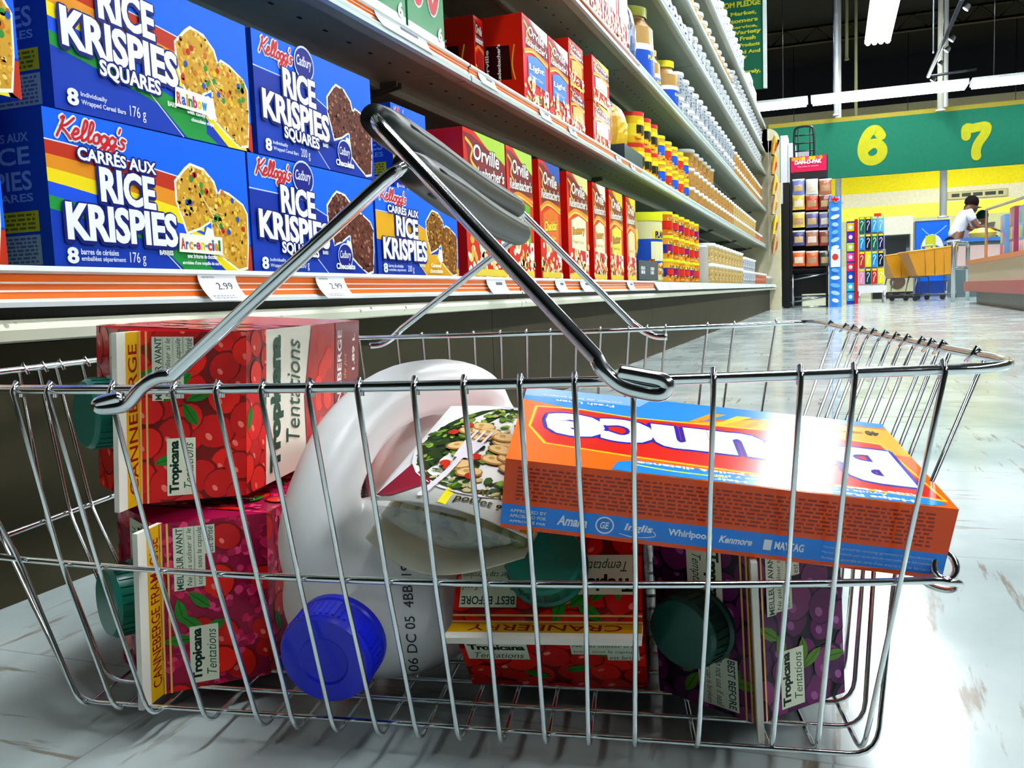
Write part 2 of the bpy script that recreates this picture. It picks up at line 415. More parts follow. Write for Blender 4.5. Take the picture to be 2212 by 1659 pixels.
def bar_box_art(W, H, kind, french, rnd):
    A = Art('card')
    BL = '0a62ee'; DB = '1239a8'
    A.rect(0, 0, W, H, BL); A.up()
    # deeper blue field below the stripe wave
    def wave(x): return 0.58+0.02*math.sin(x*3)-0.20*x**1.5
    xs = [i/14 for i in range(15)]
    A.poly([(0, 0)]+[(W, 0)]+[(W*x, H*(wave(x)-0.15)) for x in reversed(xs)], DB); A.up()
    if kind == 'rainbow':
        st = ['b43018', 'd98a1e', 'f0dc18', '1a50d8', '1e8c3c']
        top = 0.80; wd = 0.085
        for i, c in enumerate(st):
            a = lambda x: (top if not french else top)-wd*i-0.20*x**1.3-0.05*x*i
            A.poly([(W*x, H*a(x)) for x in xs[:11]]+[(W*x, H*(a(x)-wd-0.05*x)) for x in reversed(xs[:11])], c)
        A.up(); A.stroke([(W*x, H*(top+0.005-0.20*x**1.3)) for x in xs[:11]], W*0.004, 'e8f0f4', smooth=False); A.up()
        # sweep of green, yellow, red at the lower right
        A.poly([(W*.42, H*.26), (W*.55, H*.22), (W*.78, 0), (W*.60, 0)], '1e8c3c')
        A.poly([(W*.60, H*.34), (W*.74, H*.27), (W*.99, 0), (W*.84, 0)], 'f0dc18')
        A.poly([(W*.90, H*.2), (W, H*.22), (W, 0), (W*.96, 0)], 'b43018'); A.up()
        A.stroke([(W*.40, H*.28), (W*.58, 0)], W*0.004, 'e8f0f4', smooth=False); A.up()
    else:
        band = '10309a' if kind == 'choc' else 'd8a018'
        A.poly([(0, H*.70), (W*.35, H*.68), (W*.62, H*.52), (W*.62, H*.2), (W*.3, H*.36), (0, H*.40)], band)
        A.poly([(W*.40, H*.24), (W*.7, H*.28), (W, H*.1), (W, 0), (W*.56, 0)], band); A.up()
        A.stroke([(0, H*.71), (W*.35, H*.69), (W*.62, H*.53)], W*0.004, 'd8e4f4', smooth=False)
        A.stroke([(W*.40, H*.25), (W*.56, 0)], W*0.004, 'd8e4f4', smooth=False); A.up()
    treat(A, W, H, GOLD if kind == 'rainbow' else (CHOC if kind == 'choc' else CARA), rnd, candy=(kind == 'rainbow'))
    kx, kw = (0.045, 0.285)
    if kind == 'choc': kw = 0.24
    script_text(A, "Kellogg's", W*kx, H*0.835, W*kw, H*0.13, 'c01c24', W*0.0085, out='f6f6fa', outw=W*0.012, slope=-0.02)
    if kind == 'choc':
        for ex, ey, ew in ((0.38, 0.875, 0.075), (0.70, 0.185, 0.062)):
            A.ell(W*ex, H*ey, W*ew*1.08, H*ew*2.0*0.55/0.5*0.95, 'c8d8f4', n=20).up(); A.ell(W*ex, H*ey, W*ew, H*ew*2.0*0.55/0.5*0.84, '141c7c', n=20).up()
            A.text('Cadbury', W*(ex-ew*.8), H*(ey-ew*.7), W*ew*1.6, H*ew*1.6, 'e8ecf8', bold=0.01, shear=0.3)
    sh = '0c1c6c'
    if french:
        A.text('CARRÉS AUX', W*.12, H*.695, W*.35, H*.105, 'f4f8fc', bold=0.035, out=sh, outw=H*.02, slope=-0.03)
        A.text('RICE', W*.205, H*.44, W*.25, H*.235, 'f4f8fc', bold=0.05, out=sh, outw=H*.03, slope=-0.04, dy=-H*.008, dx=-W*.003)
        A.text('KRISPIES', W*.055, H*.18, W*.50, H*.245, 'f4f8fc', bold=0.05, out=sh, outw=H*.03, slope=-0.01, dy=-H*.008, dx=-W*.003)
    else:
        A.text('RICE', W*.205, H*.62 if kind == 'rainbow' else H*.52, W*.255, H*.25, 'f4f8fc', bold=0.05, out=sh, outw=H*.03, slope=-0.05, dy=-H*.008, dx=-W*.003)
        A.text('KRISPIES', W*.045, H*.36 if kind == 'rainbow' else H*.27, W*.52, H*.245, 'f4f8fc', bold=0.05, out=sh, outw=H*.03, slope=-0.06, dy=-H*.008, dx=-W*.003)
        A.text('SQUARES', W*.19, H*.24 if kind == 'rainbow' else H*.15, W*.28, H*.12, 'f4f8fc', bold=0.04, out=sh, outw=H*.02, slope=-0.05)
    A.text('8', W*.045, H*.035, W*.045, H*.105, 'eef4fa', bold=0.05)
    A.text('barres de céréales' if french else 'Individually', W*.10, H*.095, W*.16 if french else W*.11, H*.038, 'd4def0', bold=0.02)
    A.text('emballées séparément' if french else 'Wrapped Cereal Bars', W*.10, H*.045, W*.19, H*.04, 'd4def0', bold=0.02)
    A.text('176 g' if kind == 'rainbow' else '200 g', W*.31, H*.03, W*.075, H*.095, 'e8eef8', bold=0.0)
    if french: A.text('BARRES', W*.455, H*.115, W*.07, H*.035, 'e4ece0', bold=0.04)
    else: A.text('BARS', W*.50, H*.19, W*.045, H*.035, 'e4ece0', bold=0.04)
    if kind == 'rainbow':
        word = 'Arc-en-ciel' if french else 'Rainbow'
        x0, w0 = (W*.57, W*.225) if french else (W*.55, W*.17)
        y0 = H*.165 if french else H*.225
        A.poly([(x0-W*.012, y0-H*.02), (x0+w0+W*.012, y0-H*.03), (x0+w0+W*.014, y0+H*.11), (x0-W*.004, y0+H*.12)], 'f2f4e4').up()
        cc = ['c03018', '2458b8', 'd8901c', '287a34', 'b82a60', 'e0c010', '2c8ad0']
        wd = {c: 1.0 for c in word}; wd.update({'i': 0.5, 'l': 0.5, '-': 0.6, 'r': 0.7, 'w': 1.3}); tot = sum(wd[c] for c in word); x = x0
        for i, ch in enumerate(word):
            ww = w0*wd[ch]/tot; up = ch in 'ARbldi'; hh = H*.085 if up else (H*.06 if ch != '-' else H*.018); yy = y0+(H*.025 if ch == '-' else 0)
            A.text(ch, x, yy, ww*.88, hh, cc[i % 7], bold=0.05); x += ww
        A.text('avec brisures de chocolat' if french else 'with candy coated', W*.60, H*.10 if french else H*.165, W*.17, H*.035, 'f0f4f8', bold=0.03)
        A.text('enrobées d’une coquille de sucre' if french else 'chocolate chips', W*.57 if french else W*.62, H*.045 if french else H*.115, W*.22 if french else W*.13, H*.035, 'f0f4f8', bold=0.03)
    elif kind == 'choc':
        A.text('Chocolate', W*.61, H*.055, W*.17, H*.06, 'f4f6fa', bold=0.05)
    else:
        A.text('Caramel', W*.60, H*.115, W*.13, H*.05, 'f6f2dc', bold=0.05); A.text('chocolate', W*.58, H*.045, W*.17, H*.055, 'f6f2dc', bold=0.05)
    return A
def bar_box(kind, french, W=0.211, H=0.104, D=0.17, seed=1):
    rnd = random.Random(seed)
    mb = MB(); mb.box(0, W, 0, D, 0, H, 'card', '1448c8')
    bar_box_art(W, H, kind, french, rnd).put(mb, FRONTM)
    # end panel facing the near end of the aisle (local -x side)
    S = Art('card'); S.rect(0, 0, D, H, '16409c'); S.up()
    for st, y, h, w in ((('CARRÉS AUX', 'RICE', 'KRISPIES', 'SQUARES')[0], .80, .07, .3), ('RICE', .66, .11, .28), ('KRISPIES', .50, .12, .42), ('SQUARES', .42, .06, .32)):
        S.text(st, D*(1-.08-w), H*y, D*w, H*h, '6e9ac8', bold=0.02)
    S.rect(D*.5, H*.24, D*.44, H*.13, 'b8b81c' if kind != 'choc' else '8a9a90'); S.rect(D*.5, H*.03, D*.44, H*.19, '8aa4a4'); S.up()
    S.lines(D*.52, H*.04, D*.40, H*.17, 7, '4a5e74', rnd); S.lines(D*.52, H*.25, D*.40, H*.11, 4, '5c6a1c', rnd)
    # map: art x -> local -y..., face at x=0 looking -x, far edge (y=D) on the left
    M = Matrix(((0, 0, -1, 0), (-1, 0, 0, D), (0, 1, 0, 0), (0, 0, 0, 1)))
    S.put(mb, M); return mb
# ------------------------------------------------------------------ microwave popcorn cartons
def popcorn_art(W, H, top, panel, pcol, word, rnd, pale=False):
    A = Art('gloss_card'); RED = 'cc2010' if not pale else 'd83038'
    A.rect(0, 0, W, H, RED).up()
    A.poly([(W*.25, H), (W, H), (W, H*.84), (W*.6, H*.90)], top); A.up()
    A.poly([(0, H*.97), (W*.18, H*.97), (W*.9, H*.86), (W, H*.82), (W, H*.66), (W*.5, H*.64), (W*.12, H*.60), (W*.08, H*.85)], '7a1420').up()
    A.stroke([(W*.06, H*.93), (W*.2, H*.88), (W*.16, H*.80), (W*.3, H*.74)], W*.03, 'e8b83c'); A.up()
    A.text('Orville', W*.22, H*.80, W*.62, H*.11, 'f4f0ea', bold=0.02, out='4a0c10', outw=H*.012, slope=-0.04, shear=0.15)
    A.text("Redenbacher's", W*.10, H*.69, W*.86, H*.085, 'f4f0ea', bold=0.02, out='4a0c10', outw=H*.01, slope=0.02, shear=0.15)
    A.stroke([(W*.05, H*.60), (W*.4, H*.66), (W*.97, H*.62)], W*.05, 'd8862c')
    A.up().stroke([(W*.05, H*.575), (W*.4, H*.64), (W*.97, H*.59)], W*.022, 'f0cc58').up()
    A.poly([(W*.16, H*.30), (W*.86, H*.28), (W*.86, H*.58), (W*.5, H*.615), (W*.16, H*.56)], panel).up()
    if word: A.text(word, W*.2, H*.42, W*.6, H*.09, pcol, bold=0.04, out='3c1408', outw=H*.008, slope=0.08)
    A.text('Popping Corn', W*.22, H*.34, W*.5, H*.04, pcol, bold=0.02)
    for k in range(60):
        y = abs(rnd.gauss(0, 0.13)); x = rnd.uniform(0.02, 0.98)
        if y > 0.42: continue
        A.ell(W*x, H*(0.01+y), W*rnd.uniform(.03, .06), H*rnd.uniform(.02, .04), rnd.choice(['f0e0b0', 'e2c684', 'd8a84c', 'f6ecd0']), rnd.uniform(0, PI), n=7)
        if k % 20 == 0: A.up()
    A.up().ell(W*.35, H*.26, W*.12, H*.055, 'f4ead0', 1.2).up().ell(W*.35, H*.26, W*.05, H*.03, 'e0b050', 1.2)
    A.up().rect(W*.05, H*.012, W*.9, H*.05, 'e8d040' if not pale else 'f0e8d0').up()
    A.rect(W*.82, H*.15, W*.14, H*.14, 'f4f4ee').up().ell(W*.89, H*.24, W*.04, H*.02, 'c01818').up()
    return A
def popcorn_box(W, H, D, top, panel, pcol, word, seed, pale=False, side='c01408', logo=False):
    rnd = random.Random(seed); mb = MB(); mb.box(0, W, 0, D, 0, H, 'gloss_card', side)
    popcorn_art(W, H, top, panel, pcol, word, rnd, pale).put(mb, FRONTM)
    M = Matrix(((0, 0, -1, 0), (-1, 0, 0, D), (0, 1, 0, 0), (0, 0, 0, 1)))
    if logo:
        S = Art('gloss_card')
        S.poly([(D*.52, H*.30), (D*.86, H*.28), (D*.84, H*.66), (D*.56, H*.68)], '2a0808').up()
        S.text('Orville', D*.40, H*.44, D*.34, H*.045, 'efe8e0', bold=0.03, rot=PI/2).text("Redenbacher's", D*.50, H*.45, D*.42, H*.045, 'efe8e0', bold=0.03, rot=PI/2)
        S.stroke([(D*.9, H*.28), (D*.87, H*.45), (D*.9, H*.66)], D*.015, 'e0b030')
        S.put(mb, M)
    return mb
# ------------------------------------------------------------------ other groceries
def can_mb(r, h, body, band, lid, word=None, seed=0, label2='c01c18'):
    rnd = random.Random(seed); mb = MB()
    mb.lathe([(0.0, 0), (r*.96, 0), (r, h*.03), (r, h*.24), (r, h*.62), (r, h*.86), (r*.98, h*.9)], cols=['8a8a8a', body, body, band, body, body], n=20, mat='gloss_card')
    # print on the side facing the aisle
    for (za, zb, c, aa) in ((.30, .58, label2, .8), (.62, .74, 'f0dc30', .7)):
        vs = []; n = 8
        for i in range(n+1):
            an = -PI/2-aa+2*aa*i/n
            vs += [(r*1.004*math.cos(an), r*1.004*math.sin(an), h*za), (r*1.004*math.cos(an), r*1.004*math.sin(an), h*zb)]
        mb.add(vs, [(2*i, 2*i+2, 2*i+3, 2*i+1) for i in range(n)], 'gloss_card', c)
    for k in range(26):
        an = -PI/2+rnd.uniform(-.9, .9); z = h*rnd.uniform(.05, .28); q = r*1.008; w = .10
        mb.add([(q*math.cos(an-w), q*math.sin(an-w), z), (q*math.cos(an+w), q*math.sin(an+w), z), (q*math.cos(an+w), q*math.sin(an+w), z+h*.05), (q*math.cos(an-w), q*math.sin(an-w), z+h*.05)], [(0, 1, 2, 3)], 'gloss_card', rnd.choice(['d89a3c', 'b86c20', 'f0c870', '7a3c10']))
    if word: wrap_text(mb, word, r*1.012, h*.63, h*.10, 1.15, '1c1c60')
    return mb, ((r*1.02, h*.88), (r*1.02, h), (0, h), lid)
def wrap_text(mb, st, r, z, hh, ang, col, bold=0.04, mat='gloss_card'):
    vs, fs = text_geo(st, bold, 0.0, 1.0)
    mb.add([(r*math.cos(-PI/2+(a-.5)*ang), r*math.sin(-PI/2+(a-.5)*ang), z+b*hh) for a, b in vs], fs, mat, col)
def lid_mb(l):
    m = MB(); m.lathe([(l[0][0]*.99, l[0][1]), l[0], l[1], (l[1][0]*.9, l[1][1]+.001), (0, l[2][1]+.001)], 'plastic', l[3], n=20); return m
def tub(r, h, cont, lid='e8eef0', n=14):
    """clear tub of loose goods: contents show through; lid as a separate part"""
    b = MB(); b.lathe([(0, 0), (r*.92, 0), (r*.95, h*.05), (r, h*.78), (r*1.0, h*.84), (r*1.0, h*.86)], cols=['dfe6e6', cont[0], cont[0], cont[1], 'e4eaea'], n=n, mat='gloss_card')
    rnd = random.Random(len(cont[0])+int(r*1e4))
    for k in range(26):
        an = rnd.uniform(-PI, 0); z = h*rnd.uniform(.08, .72); q = r*(.95+.05*z/h)*1.01; w = rnd.uniform(.1, .24)
        b.add([(q*math.cos(an-w), q*math.sin(an-w), z), (q*math.cos(an+w), q*math.sin(an+w), z), (q*math.cos(an+w*.7), q*math.sin(an+w*.7), z+h*.07), (q*math.cos(an-w*.8), q*math.sin(an-w*.8), z+h*.06)], [(0, 1, 2, 3)], 'gloss_card', rnd.choice(cont[2:]))
    l = MB(); l.lathe([(r*1.0, h*.85), (r*1.07, h*.855), (r*1.07, h*.985), (r*.98, h), (0, h)], 'plastic', lid, n=n)
    return b, l
def pouch(W, H, D, col, col2, seed, word=None, wcol='f0e060', mat='foil'):
    """pillow bag standing up, crimped at top; local x across, front -y"""
    rnd = random.Random(seed); mb = MB(); nx, nz = 8, 10; vs = []; n2 = nx+1
    for side in (-1, 1):
        for j in range(nz+1):
            for i in range(n2):
                a = i/nx; b = j/nz; t = (math.sin(PI*a)**.6)*(math.sin(PI*min(1, b*1.0+.03))**.5)*D/2
                if b < .05: t = max(t, D*.3*math.sin(PI*a)**.5)
                vs.append((W*(a-.5)*(1-.06*math.sin(PI*b)), side*t*(1+rnd.uniform(-.08, .08)), H*b))
    fs = []; o = (nx+1)*(nz+1)
    for j in range(nz):
        for i in range(nx):
            q = j*n2+i; fs.append((q, q+1, q+n2+1, q+n2)); fs.append((o+q+1, o+q, o+q+n2, o+q+n2+1))
    for k, f in enumerate(fs):
        j = (k//2)//nx; i = (k//2) % nx; c = col if not (2 <= j <= 5 and 1 <= i <= 6) else col2
        if j == nz-1: c = 'd0d0c8'
        mb.add([vs[q] for q in f], [(0, 1, 2, 3)], mat, c, False)
    if word:
        A = Art(mat); A.text(word, -W*.36, H*.62, W*.72, H*.12, wcol, bold=.05)
        A.put(mb, Matrix.Translation((0, -D*.56, 0)) @ FRONTM)
    return mb
# ------------------------------------------------------------------ juice carton (lies in the basket)
CW, CD, CH, CG, CFN = 0.080, 0.078, 0.165, 0.030, 0.016
def berry_field(A, x, y, w, h, kind, rnd, n=34):
    base = {'cran': '74100c', 'rasp': '98103a', 'grape': '1c0a22'}[kind]
    A.rect(x, y, w, h, base).up()
    S0 = .0088 if kind != 'rasp' else .0078; pos = []; j = 0; yy = y
    while yy < y+h+S0*.6:
        xx = x+(S0*.8 if j % 2 else 0)
        while xx < x+w+S0*.6: pos.append((xx+rnd.uniform(-.35, .35)*S0, yy+rnd.uniform(-.35, .35)*S0)); xx += S0*1.55
        yy += S0*1.35; j += 1
    rnd.shuffle(pos); A.clip = (x, y, x+w, y+h)
    for k, (u, v) in enumerate(pos):
        s = S0*rnd.uniform(.8, 1.15)
        if kind == 'cran' or (kind == 'rasp' and k % 3 == 0):
            r = rnd.uniform(0, PI)
            A.ell(u, v, s, s*.88, '7c0a08', r).up(.4); A.ell(u-s*.05, v+s*.05, s*.93, s*.8, rnd.choice(['d41410', 'c41010', 'e41c10']), r).up(.3)
            A.ell(u-s*.3, v+s*.3, s*.2, s*.13, 'f07868', .6).up(.3)
        elif kind == 'rasp':
            for q in range(15):
                a, b = rnd.uniform(0, 2*PI), rnd.uniform(0, .8)*s
                uu, vv = u+b*math.cos(a), v+b*math.sin(a)
                A.ell(uu, vv, s*.24, s*.24, rnd.choice(['d01c50', 'b41044', 'e03c70', '940c38']), n=7).up(.08)
            A.up(.2)
        else:
            A.ell(u, v, s, s*.92, '1e0a28', 0).up(.4); A.ell(u-s*.05, v+s*.05, s*.9, s*.84, rnd.choice(['5c1c54', '742a64', '48184a', '641c58'])).up(.3)
            A.ell(u-s*.3, v+s*.3, s*.28, s*.2, '985090', .6).up(.3)
    for k in range(max(2, int(w*h/.0006))):
        u, v = x+rnd.uniform(.12, .88)*w, y+rnd.uniform(.1, .9)*h; r = rnd.uniform(0, PI); s = .0065
        lf = [(-1, 0), (-.5, .35), (0, .42), (.5, .3), (1, 0), (.5, -.3), (0, -.42), (-.5, -.35)]
        A.poly([(u+(a*math.cos(r)-b*math.sin(r))*s, v+(a*math.sin(r)+b*math.cos(r))*s) for a, b in lf], '1f7a1c' if kind != 'grape' else '4e7a20').up()
        A.stroke([(u-math.cos(r)*s*.8, v-math.sin(r)*s*.8), (u+math.cos(r)*s*.8, v+math.sin(r)*s*.8)], s*.07, '145012', smooth=False).up()
    A.clip = None
def logo(A, x, y, w, h, word2='Tentations', flip=False):
    A.poly([(x-w*.05, y-h*.10), (x+w*1.05, y-h*.10), (x+w*1.05, y+h*1.08), (x-w*.05, y+h*1.08)], 'dfe6cc').up()
    if not flip:
        A.text('Tropicana', x, y+h*.48, w, h*.52, '0c2c1c', bold=0.06); A.text(word2, x+w*.08, y, w*.88, h*.40, '1c5c3c', bold=0.0, shear=0.35)
    else:
        A.text('Tropicana', x, y, w, h*.52, '0c2c1c', bold=0.06, flip=True); A.text(word2, x+w*.08, y+h*.6, w*.88, h*.40, '1c5c3c', bold=0.0, shear=0.35, flip=True)
def carton(name_, kind, flavour, flavour2, seed, label, M, cat='juice carton', capc='0a7060'):
    """gable-top carton; local z = up the carton, ridge along x, cap on the -y slope, main panel at +y"""
    rnd = random.Random(seed); root = thing(name_, label, cat, M)
    a, d = CW/2, CD/2; bodyc = {'cran': 'b01418', 'rasp': 'b0144a', 'grape': '2c1034'}[kind]; mb = MB()
    v = [(-a, -d, 0), (a, -d, 0), (a, d, 0), (-a, d, 0), (-a, -d, CH), (a, -d, CH), (a, d, CH), (-a, d, CH), (-a, 0, CH+CG), (a, 0, CH+CG)]
    mb.add(v, [(0, 3, 2, 1), (0, 1, 5, 4), (2, 3, 7, 6)], 'gloss_card', bodyc)
    mb.add(v, [(1, 2, 6, 5), (3, 0, 4, 7)], 'gloss_card', bodyc)
    # folded-in gable ends
    k = 0.45
    for s_ in (-1, 1):
        vv = [(s_*a, -d, CH), (s_*a, d, CH), (s_*a, 0, CH+CG), (s_*a*k, 0, CH+CG*.92)]
        mb.add(vv, [(0, 3, 2), (1, 2, 3)] if s_ > 0 else [(0, 2, 3), (1, 3, 2)], 'gloss_card', bodyc)
        mb.add(vv, [(0, 1, 3)] if s_ > 0 else [(1, 0, 3)], 'gloss_card', bodyc)
    SL = math.hypot(d, CG)
    # art on slope: x' from left to right reading with the ridge up
    for side in (1, -1):
        up = Vector((0, -side*d, CG)).normalized(); right = Vector((-side, 0, 0)); nrm = right.cross(up)
        o = Vector((side*a, side*d, CH))
        A = Art('gloss_card'); berry_field(A, 0, 0, CW, SL, kind, rnd, 22)
        if side == 1:
            logo(A, CW*.05, SL*.50, CW*.31, SL*.22, 'Tentations')
            for yy, x0, ww in ((.76, .60, .37), (.67, .61, .36), (.58, .61, .36), (.49, .80, .17)): A.rect(CW*x0, SL*yy, CW*ww, SL*.10, 'd4dcc4')
            A.up()
            A.text('MEILLEUR AVANT', CW*.605, SL*.775, CW*.36, SL*.06, '2c4c44', bold=0.02)
            A.text('Ne pas utiliser si le', CW*.62, SL*.685, CW*.34, SL*.06, '2c4c44', bold=0.0, shear=.2)
            A.text('sceau sous la capsule', CW*.62, SL*.595, CW*.34, SL*.06, '2c4c44', bold=0.0, shear=.2)
            A.text('est brisé', CW*.81, SL*.505, CW*.15, SL*.06, '2c4c44', bold=0.0, shear=.2)
        else:
            logo(A, CW*.05, SL*.40, CW*.34, SL*.30, 'Temptations')
            A.rect(CW*.66, SL*.44, CW*.31, SL*.40, 'dfe6cc').up()
            A.text('BEST BEFORE', CW*.67, SL*.74, CW*.29, SL*.075, '2c4c44', bold=0.02)
            A.text('Do not use if seal', CW*.67, SL*.62, CW*.29, SL*.07, '2c4c44', bold=0.0, shear=.2)
            A.text('under cap is broken', CW*.67, SL*.51, CW*.29, SL*.07, '2c4c44', bold=0.0, shear=.2)
        # gold hairlines near the ridge
        A.rect(0, SL*.955, CW, SL*.018, 'e8b060').rect(0, SL*.90, CW, SL*.018, 'e8b060').up()
        A.put(mb, frame(o, right, up, nrm))
        # main / back panels
        A = Art('gloss_card'); PW = CW
        if side == 1:
            cream = 'eeeedc'; A.rect(0, 0, PW, CH, cream).up()
            berry_field(A, 0, CH*.865, PW, CH*.135, kind, rnd, 12)
            A.text('Tropicana', PW*.07, CH*.735, PW*.88, CH*.10, '0c4430', bold=0.07)
            A.text('Tentations', PW*.22, CH*.60, PW*.70, CH*.11, '1c5038', bold=0.0, shear=0.4)
            A.poly([(PW*.05, CH*.53), (PW*.5, CH*.56), (PW, CH*.50), (PW, 0), (0, 0), (0, CH*.4)], bodyc).up()
            for q in range(16):
                u, w_ = PW*rnd.uniform(.12, .88), CH*rnd.uniform(.32, .50); A.ell(u, w_, PW*.085, PW*.075, rnd.choice(['d8201a', 'b81412', 'e83428']) if kind != 'grape' else '5c2054', rnd.uniform(0, PI)).up()
            A.rect(0, 0, PW, CH*.27, '7e1424').up()
            A.text(flavour, PW*.06, CH*.20, PW*.88, CH*.045, 'f0e8e0', bold=0.02); A.text('cocktail de jus', PW*.25, CH*.14, PW*.5, CH*.035, 'e0a040', bold=0, shear=.3)
            A.text('1.89 L', PW*.6, CH*.05, PW*.3, CH*.03, 'f0e8e0')
        else: berry_field(A, 0, CH*.5, PW, CH*.5, kind, rnd, 20)
        A.put(mb, frame(Vector((side*a, side*d, 0)), right, Vector((0, 0, 1)), Vector((0, side, 0))))
    # side panel art near the top (x = -a and x = +a)
    for s_ in (-1, 1):
        A = Art('gloss_card'); berry_field(A, 0, CH*.55, CD, CH*.45, kind, rnd, 26)
        A.text('www.tropicana.com', CD*.2, CH*.86, CD*.6, CH*.03, 'f0f0e4', bold=.02)
        A.put(mb, frame(Vector((s_*a, -s_*d, 0)), Vector((0, s_, 0)), Vector((0, 0, 1)), Vector((s_, 0, 0))))
    mb.obj('carton_body', root)
    # sealed top fin
    f = MB(); th = .0012; z0, z1 = CH+CG*.9, CH+CG+CFN
    f.box(-a, a, -th, th, z0, z1, 'matte', 'f0eee0')
    A = Art('gloss_card'); FH = z1-z0
    A.rect(0, 0, CW, FH*.66, 'd8a410' if kind != 'grape' else 'b0843c').up(); A.rect(0, FH*.10, CW, FH*.03, 'e8c860').up()
    A.text(flavour, CW*.07, FH*.20, CW*.86, FH*.36, '8c1810' if kind != 'grape' else '4a2410', bold=0.01)
    A.put(f, frame(Vector((a, th, z0)), Vector((-1, 0, 0)), Vector((0, 0, 1)), Vector((0, 1, 0))))
    A = Art('gloss_card'); A.rect(0, 0, CW, FH*.66, 'd8a410' if kind != 'grape' else 'b0843c').up()
    A.text(flavour2, CW*.1, FH*.20, CW*.8, FH*.36, '8c1810' if kind != 'grape' else '4a2410', bold=0.01)
    A.put(f, frame(Vector((-a, -th, z0)), Vector((1, 0, 0)), Vector((0, 0, 1)), Vector((0, -1, 0))))
    f.obj('top_fin', root)
    # screw cap on the -y slope
    up = Vector((0, d, CG)).normalized(); right = Vector((1, 0, 0)); nrm = right.cross(up)
    c0 = Vector((0, -d, CH))+up*SL*.48
    M2 = frame(c0, right, up, nrm); c = MB(); r = .0165
    pr = [(r*1.08, 0), (r*1.08, .002), (r, .003), (r, .0125), (r*.93, .0145), (0, .0145)]
    c.lathe(pr, 'plastic', capc, n=32, M=M2)
    for q in range(28):
        an = 2*PI*q/28; p = Vector((math.cos(an)*r, math.sin(an)*r, 0)); t_ = Vector((-math.sin(an), math.cos(an), 0))*.0004
        pts = [p-t_, p+t_, p+t_+p.normalized()*.0005, p-t_+p.normalized()*.0005]
        c.hexa([M2 @ Vector((x.x, x.y, z)) for z in (.004, .012) for x in pts], 'plastic', capc)
    c.obj('screw_cap', root)
    return root
# ------------------------------------------------------------------ room shell
def struct(name, mb):
    o = mb.obj(name); o['kind'] = 'structure'; return o
mb = MB(); mb.box(-9, 12, -5, 19.2, -0.05, 0, 'floor_tile', 'ffffff'); struct('floor', mb)
# ------------------------------------------------------------------ wire shopping basket
H_, W_, LS = 0.160, 0.431, -0.485
root = thing('shopping_basket', 'chrome wire shopping basket full of groceries standing on the tiled floor', 'shopping basket', Matrix.Translation(B(-.22, .2, 0)))
Mi = root.matrix_world.inverted()
def bput(mb, name, parent=root):
    o = mb.obj(name, None)
    o.data.transform(Mi); o.parent = parent; return o
def rim_front(s): return max(-.0165, -.0165+.0195*((s+.205)/.18)**2) if s > -.48 else .02
def rim_back(s): return .402+.85*(s+.255)**2
def ring_front(s): return .0105+.45*(s+.20)**2
def bot_front(s): return .014+.42*(s+.205)**2
R1 = .0019; RW = .00105
pts = [B(s, rim_front(s), H_) for s in [i*(-.485)/24 for i in range(25)]][::-1]
fr = [B(LS+.012+i*(.485-.024)/24, rim_front(LS+.012+i*(.485-.024)/24), H_) for i in range(25)]
rt = [B(.001, .03+i*.41/8, H_) for i in range(9)]
bk = [B(-.012-i*(.461)/20, rim_back(-.012-i*.461/20), H_) for i in range(21)]
lf = [B(LS, .42-i*.385/8, H_) for i in range(9)]
rim = smooth_path(fr+rt+bk+lf, 3, True)
mb = MB(); mb.tube(rim, R1, 'chrome', n=12, closed=True); bput(mb, 'rim')
# middle ring
rg = [B(-.452+i*.427/20, ring_front(-.452+i*.427/20), .0788) for i in range(21)]
rg += [B(-.0195, .0235, .0786), B(-.0150, .027, .0765), B(-.0165, .032, .0725), B(-.0235, .036, .0735), B(-.0290, .042, .0780)]
rg += [B(-.0320, .06+i*.33/8, .0788) for i in range(9)] + [B(-.04, .405, .0788)] + [B(-.06-i*.36/8, .398+.3*(-.06-i*.36/8+.24)**2, .0788) for i in range(9)]
rg += [B(-.452, .39, .0788)]+[B(-.457, .37-i*.33/8, .0788) for i in range(9)]
mb = MB(); mb.tube(smooth_path(rg, 4, True), .0015, 'chrome', n=10, closed=True); bput(mb, 'middle_ring')
# nesting eye at each front corner of the middle ring
for s0, sg in ((-.0235, 1), (-.456, -1)):
    mb = MB(); c = [B(s0+sg*(.003+.0040*math.cos(a)), .0265+.002*math.sin(a), .0835+.0045*math.sin(a)) for a in [2*PI*i/16 for i in range(16)]]
    mb.tube(c, .0014, 'chrome', n=8, closed=True); bput(mb, 'nesting_eye')
FT = [-.422, -.387, -.368, -.336, -.307, -.288, -.269, -.250, -.231, -.210, -.192, -.172, -.153, -.133, -.106, -.077, -.059, -.029]
FM = [-.415, -.390, -.369, -.338, -.310, -.290, -.271, -.252, -.233, -.213, -.193, -.174, -.154, -.135, -.108, -.079, -.062, -.038]
FB = [-.386, -.367, -.349, -.320, -.294, -.278, -.260, -.241, -.224, -.207, -.190, -.172, -.155, -.137, -.113, -.085, -.068, -.051]
BT = [-.445, -.415, -.389, -.352, -.328, -.305, -.282, -.259, -.237, -.217, -.196, -.176, -.153, -.138, -.123, -.089, -.067, -.032]
FT[0] = -.440
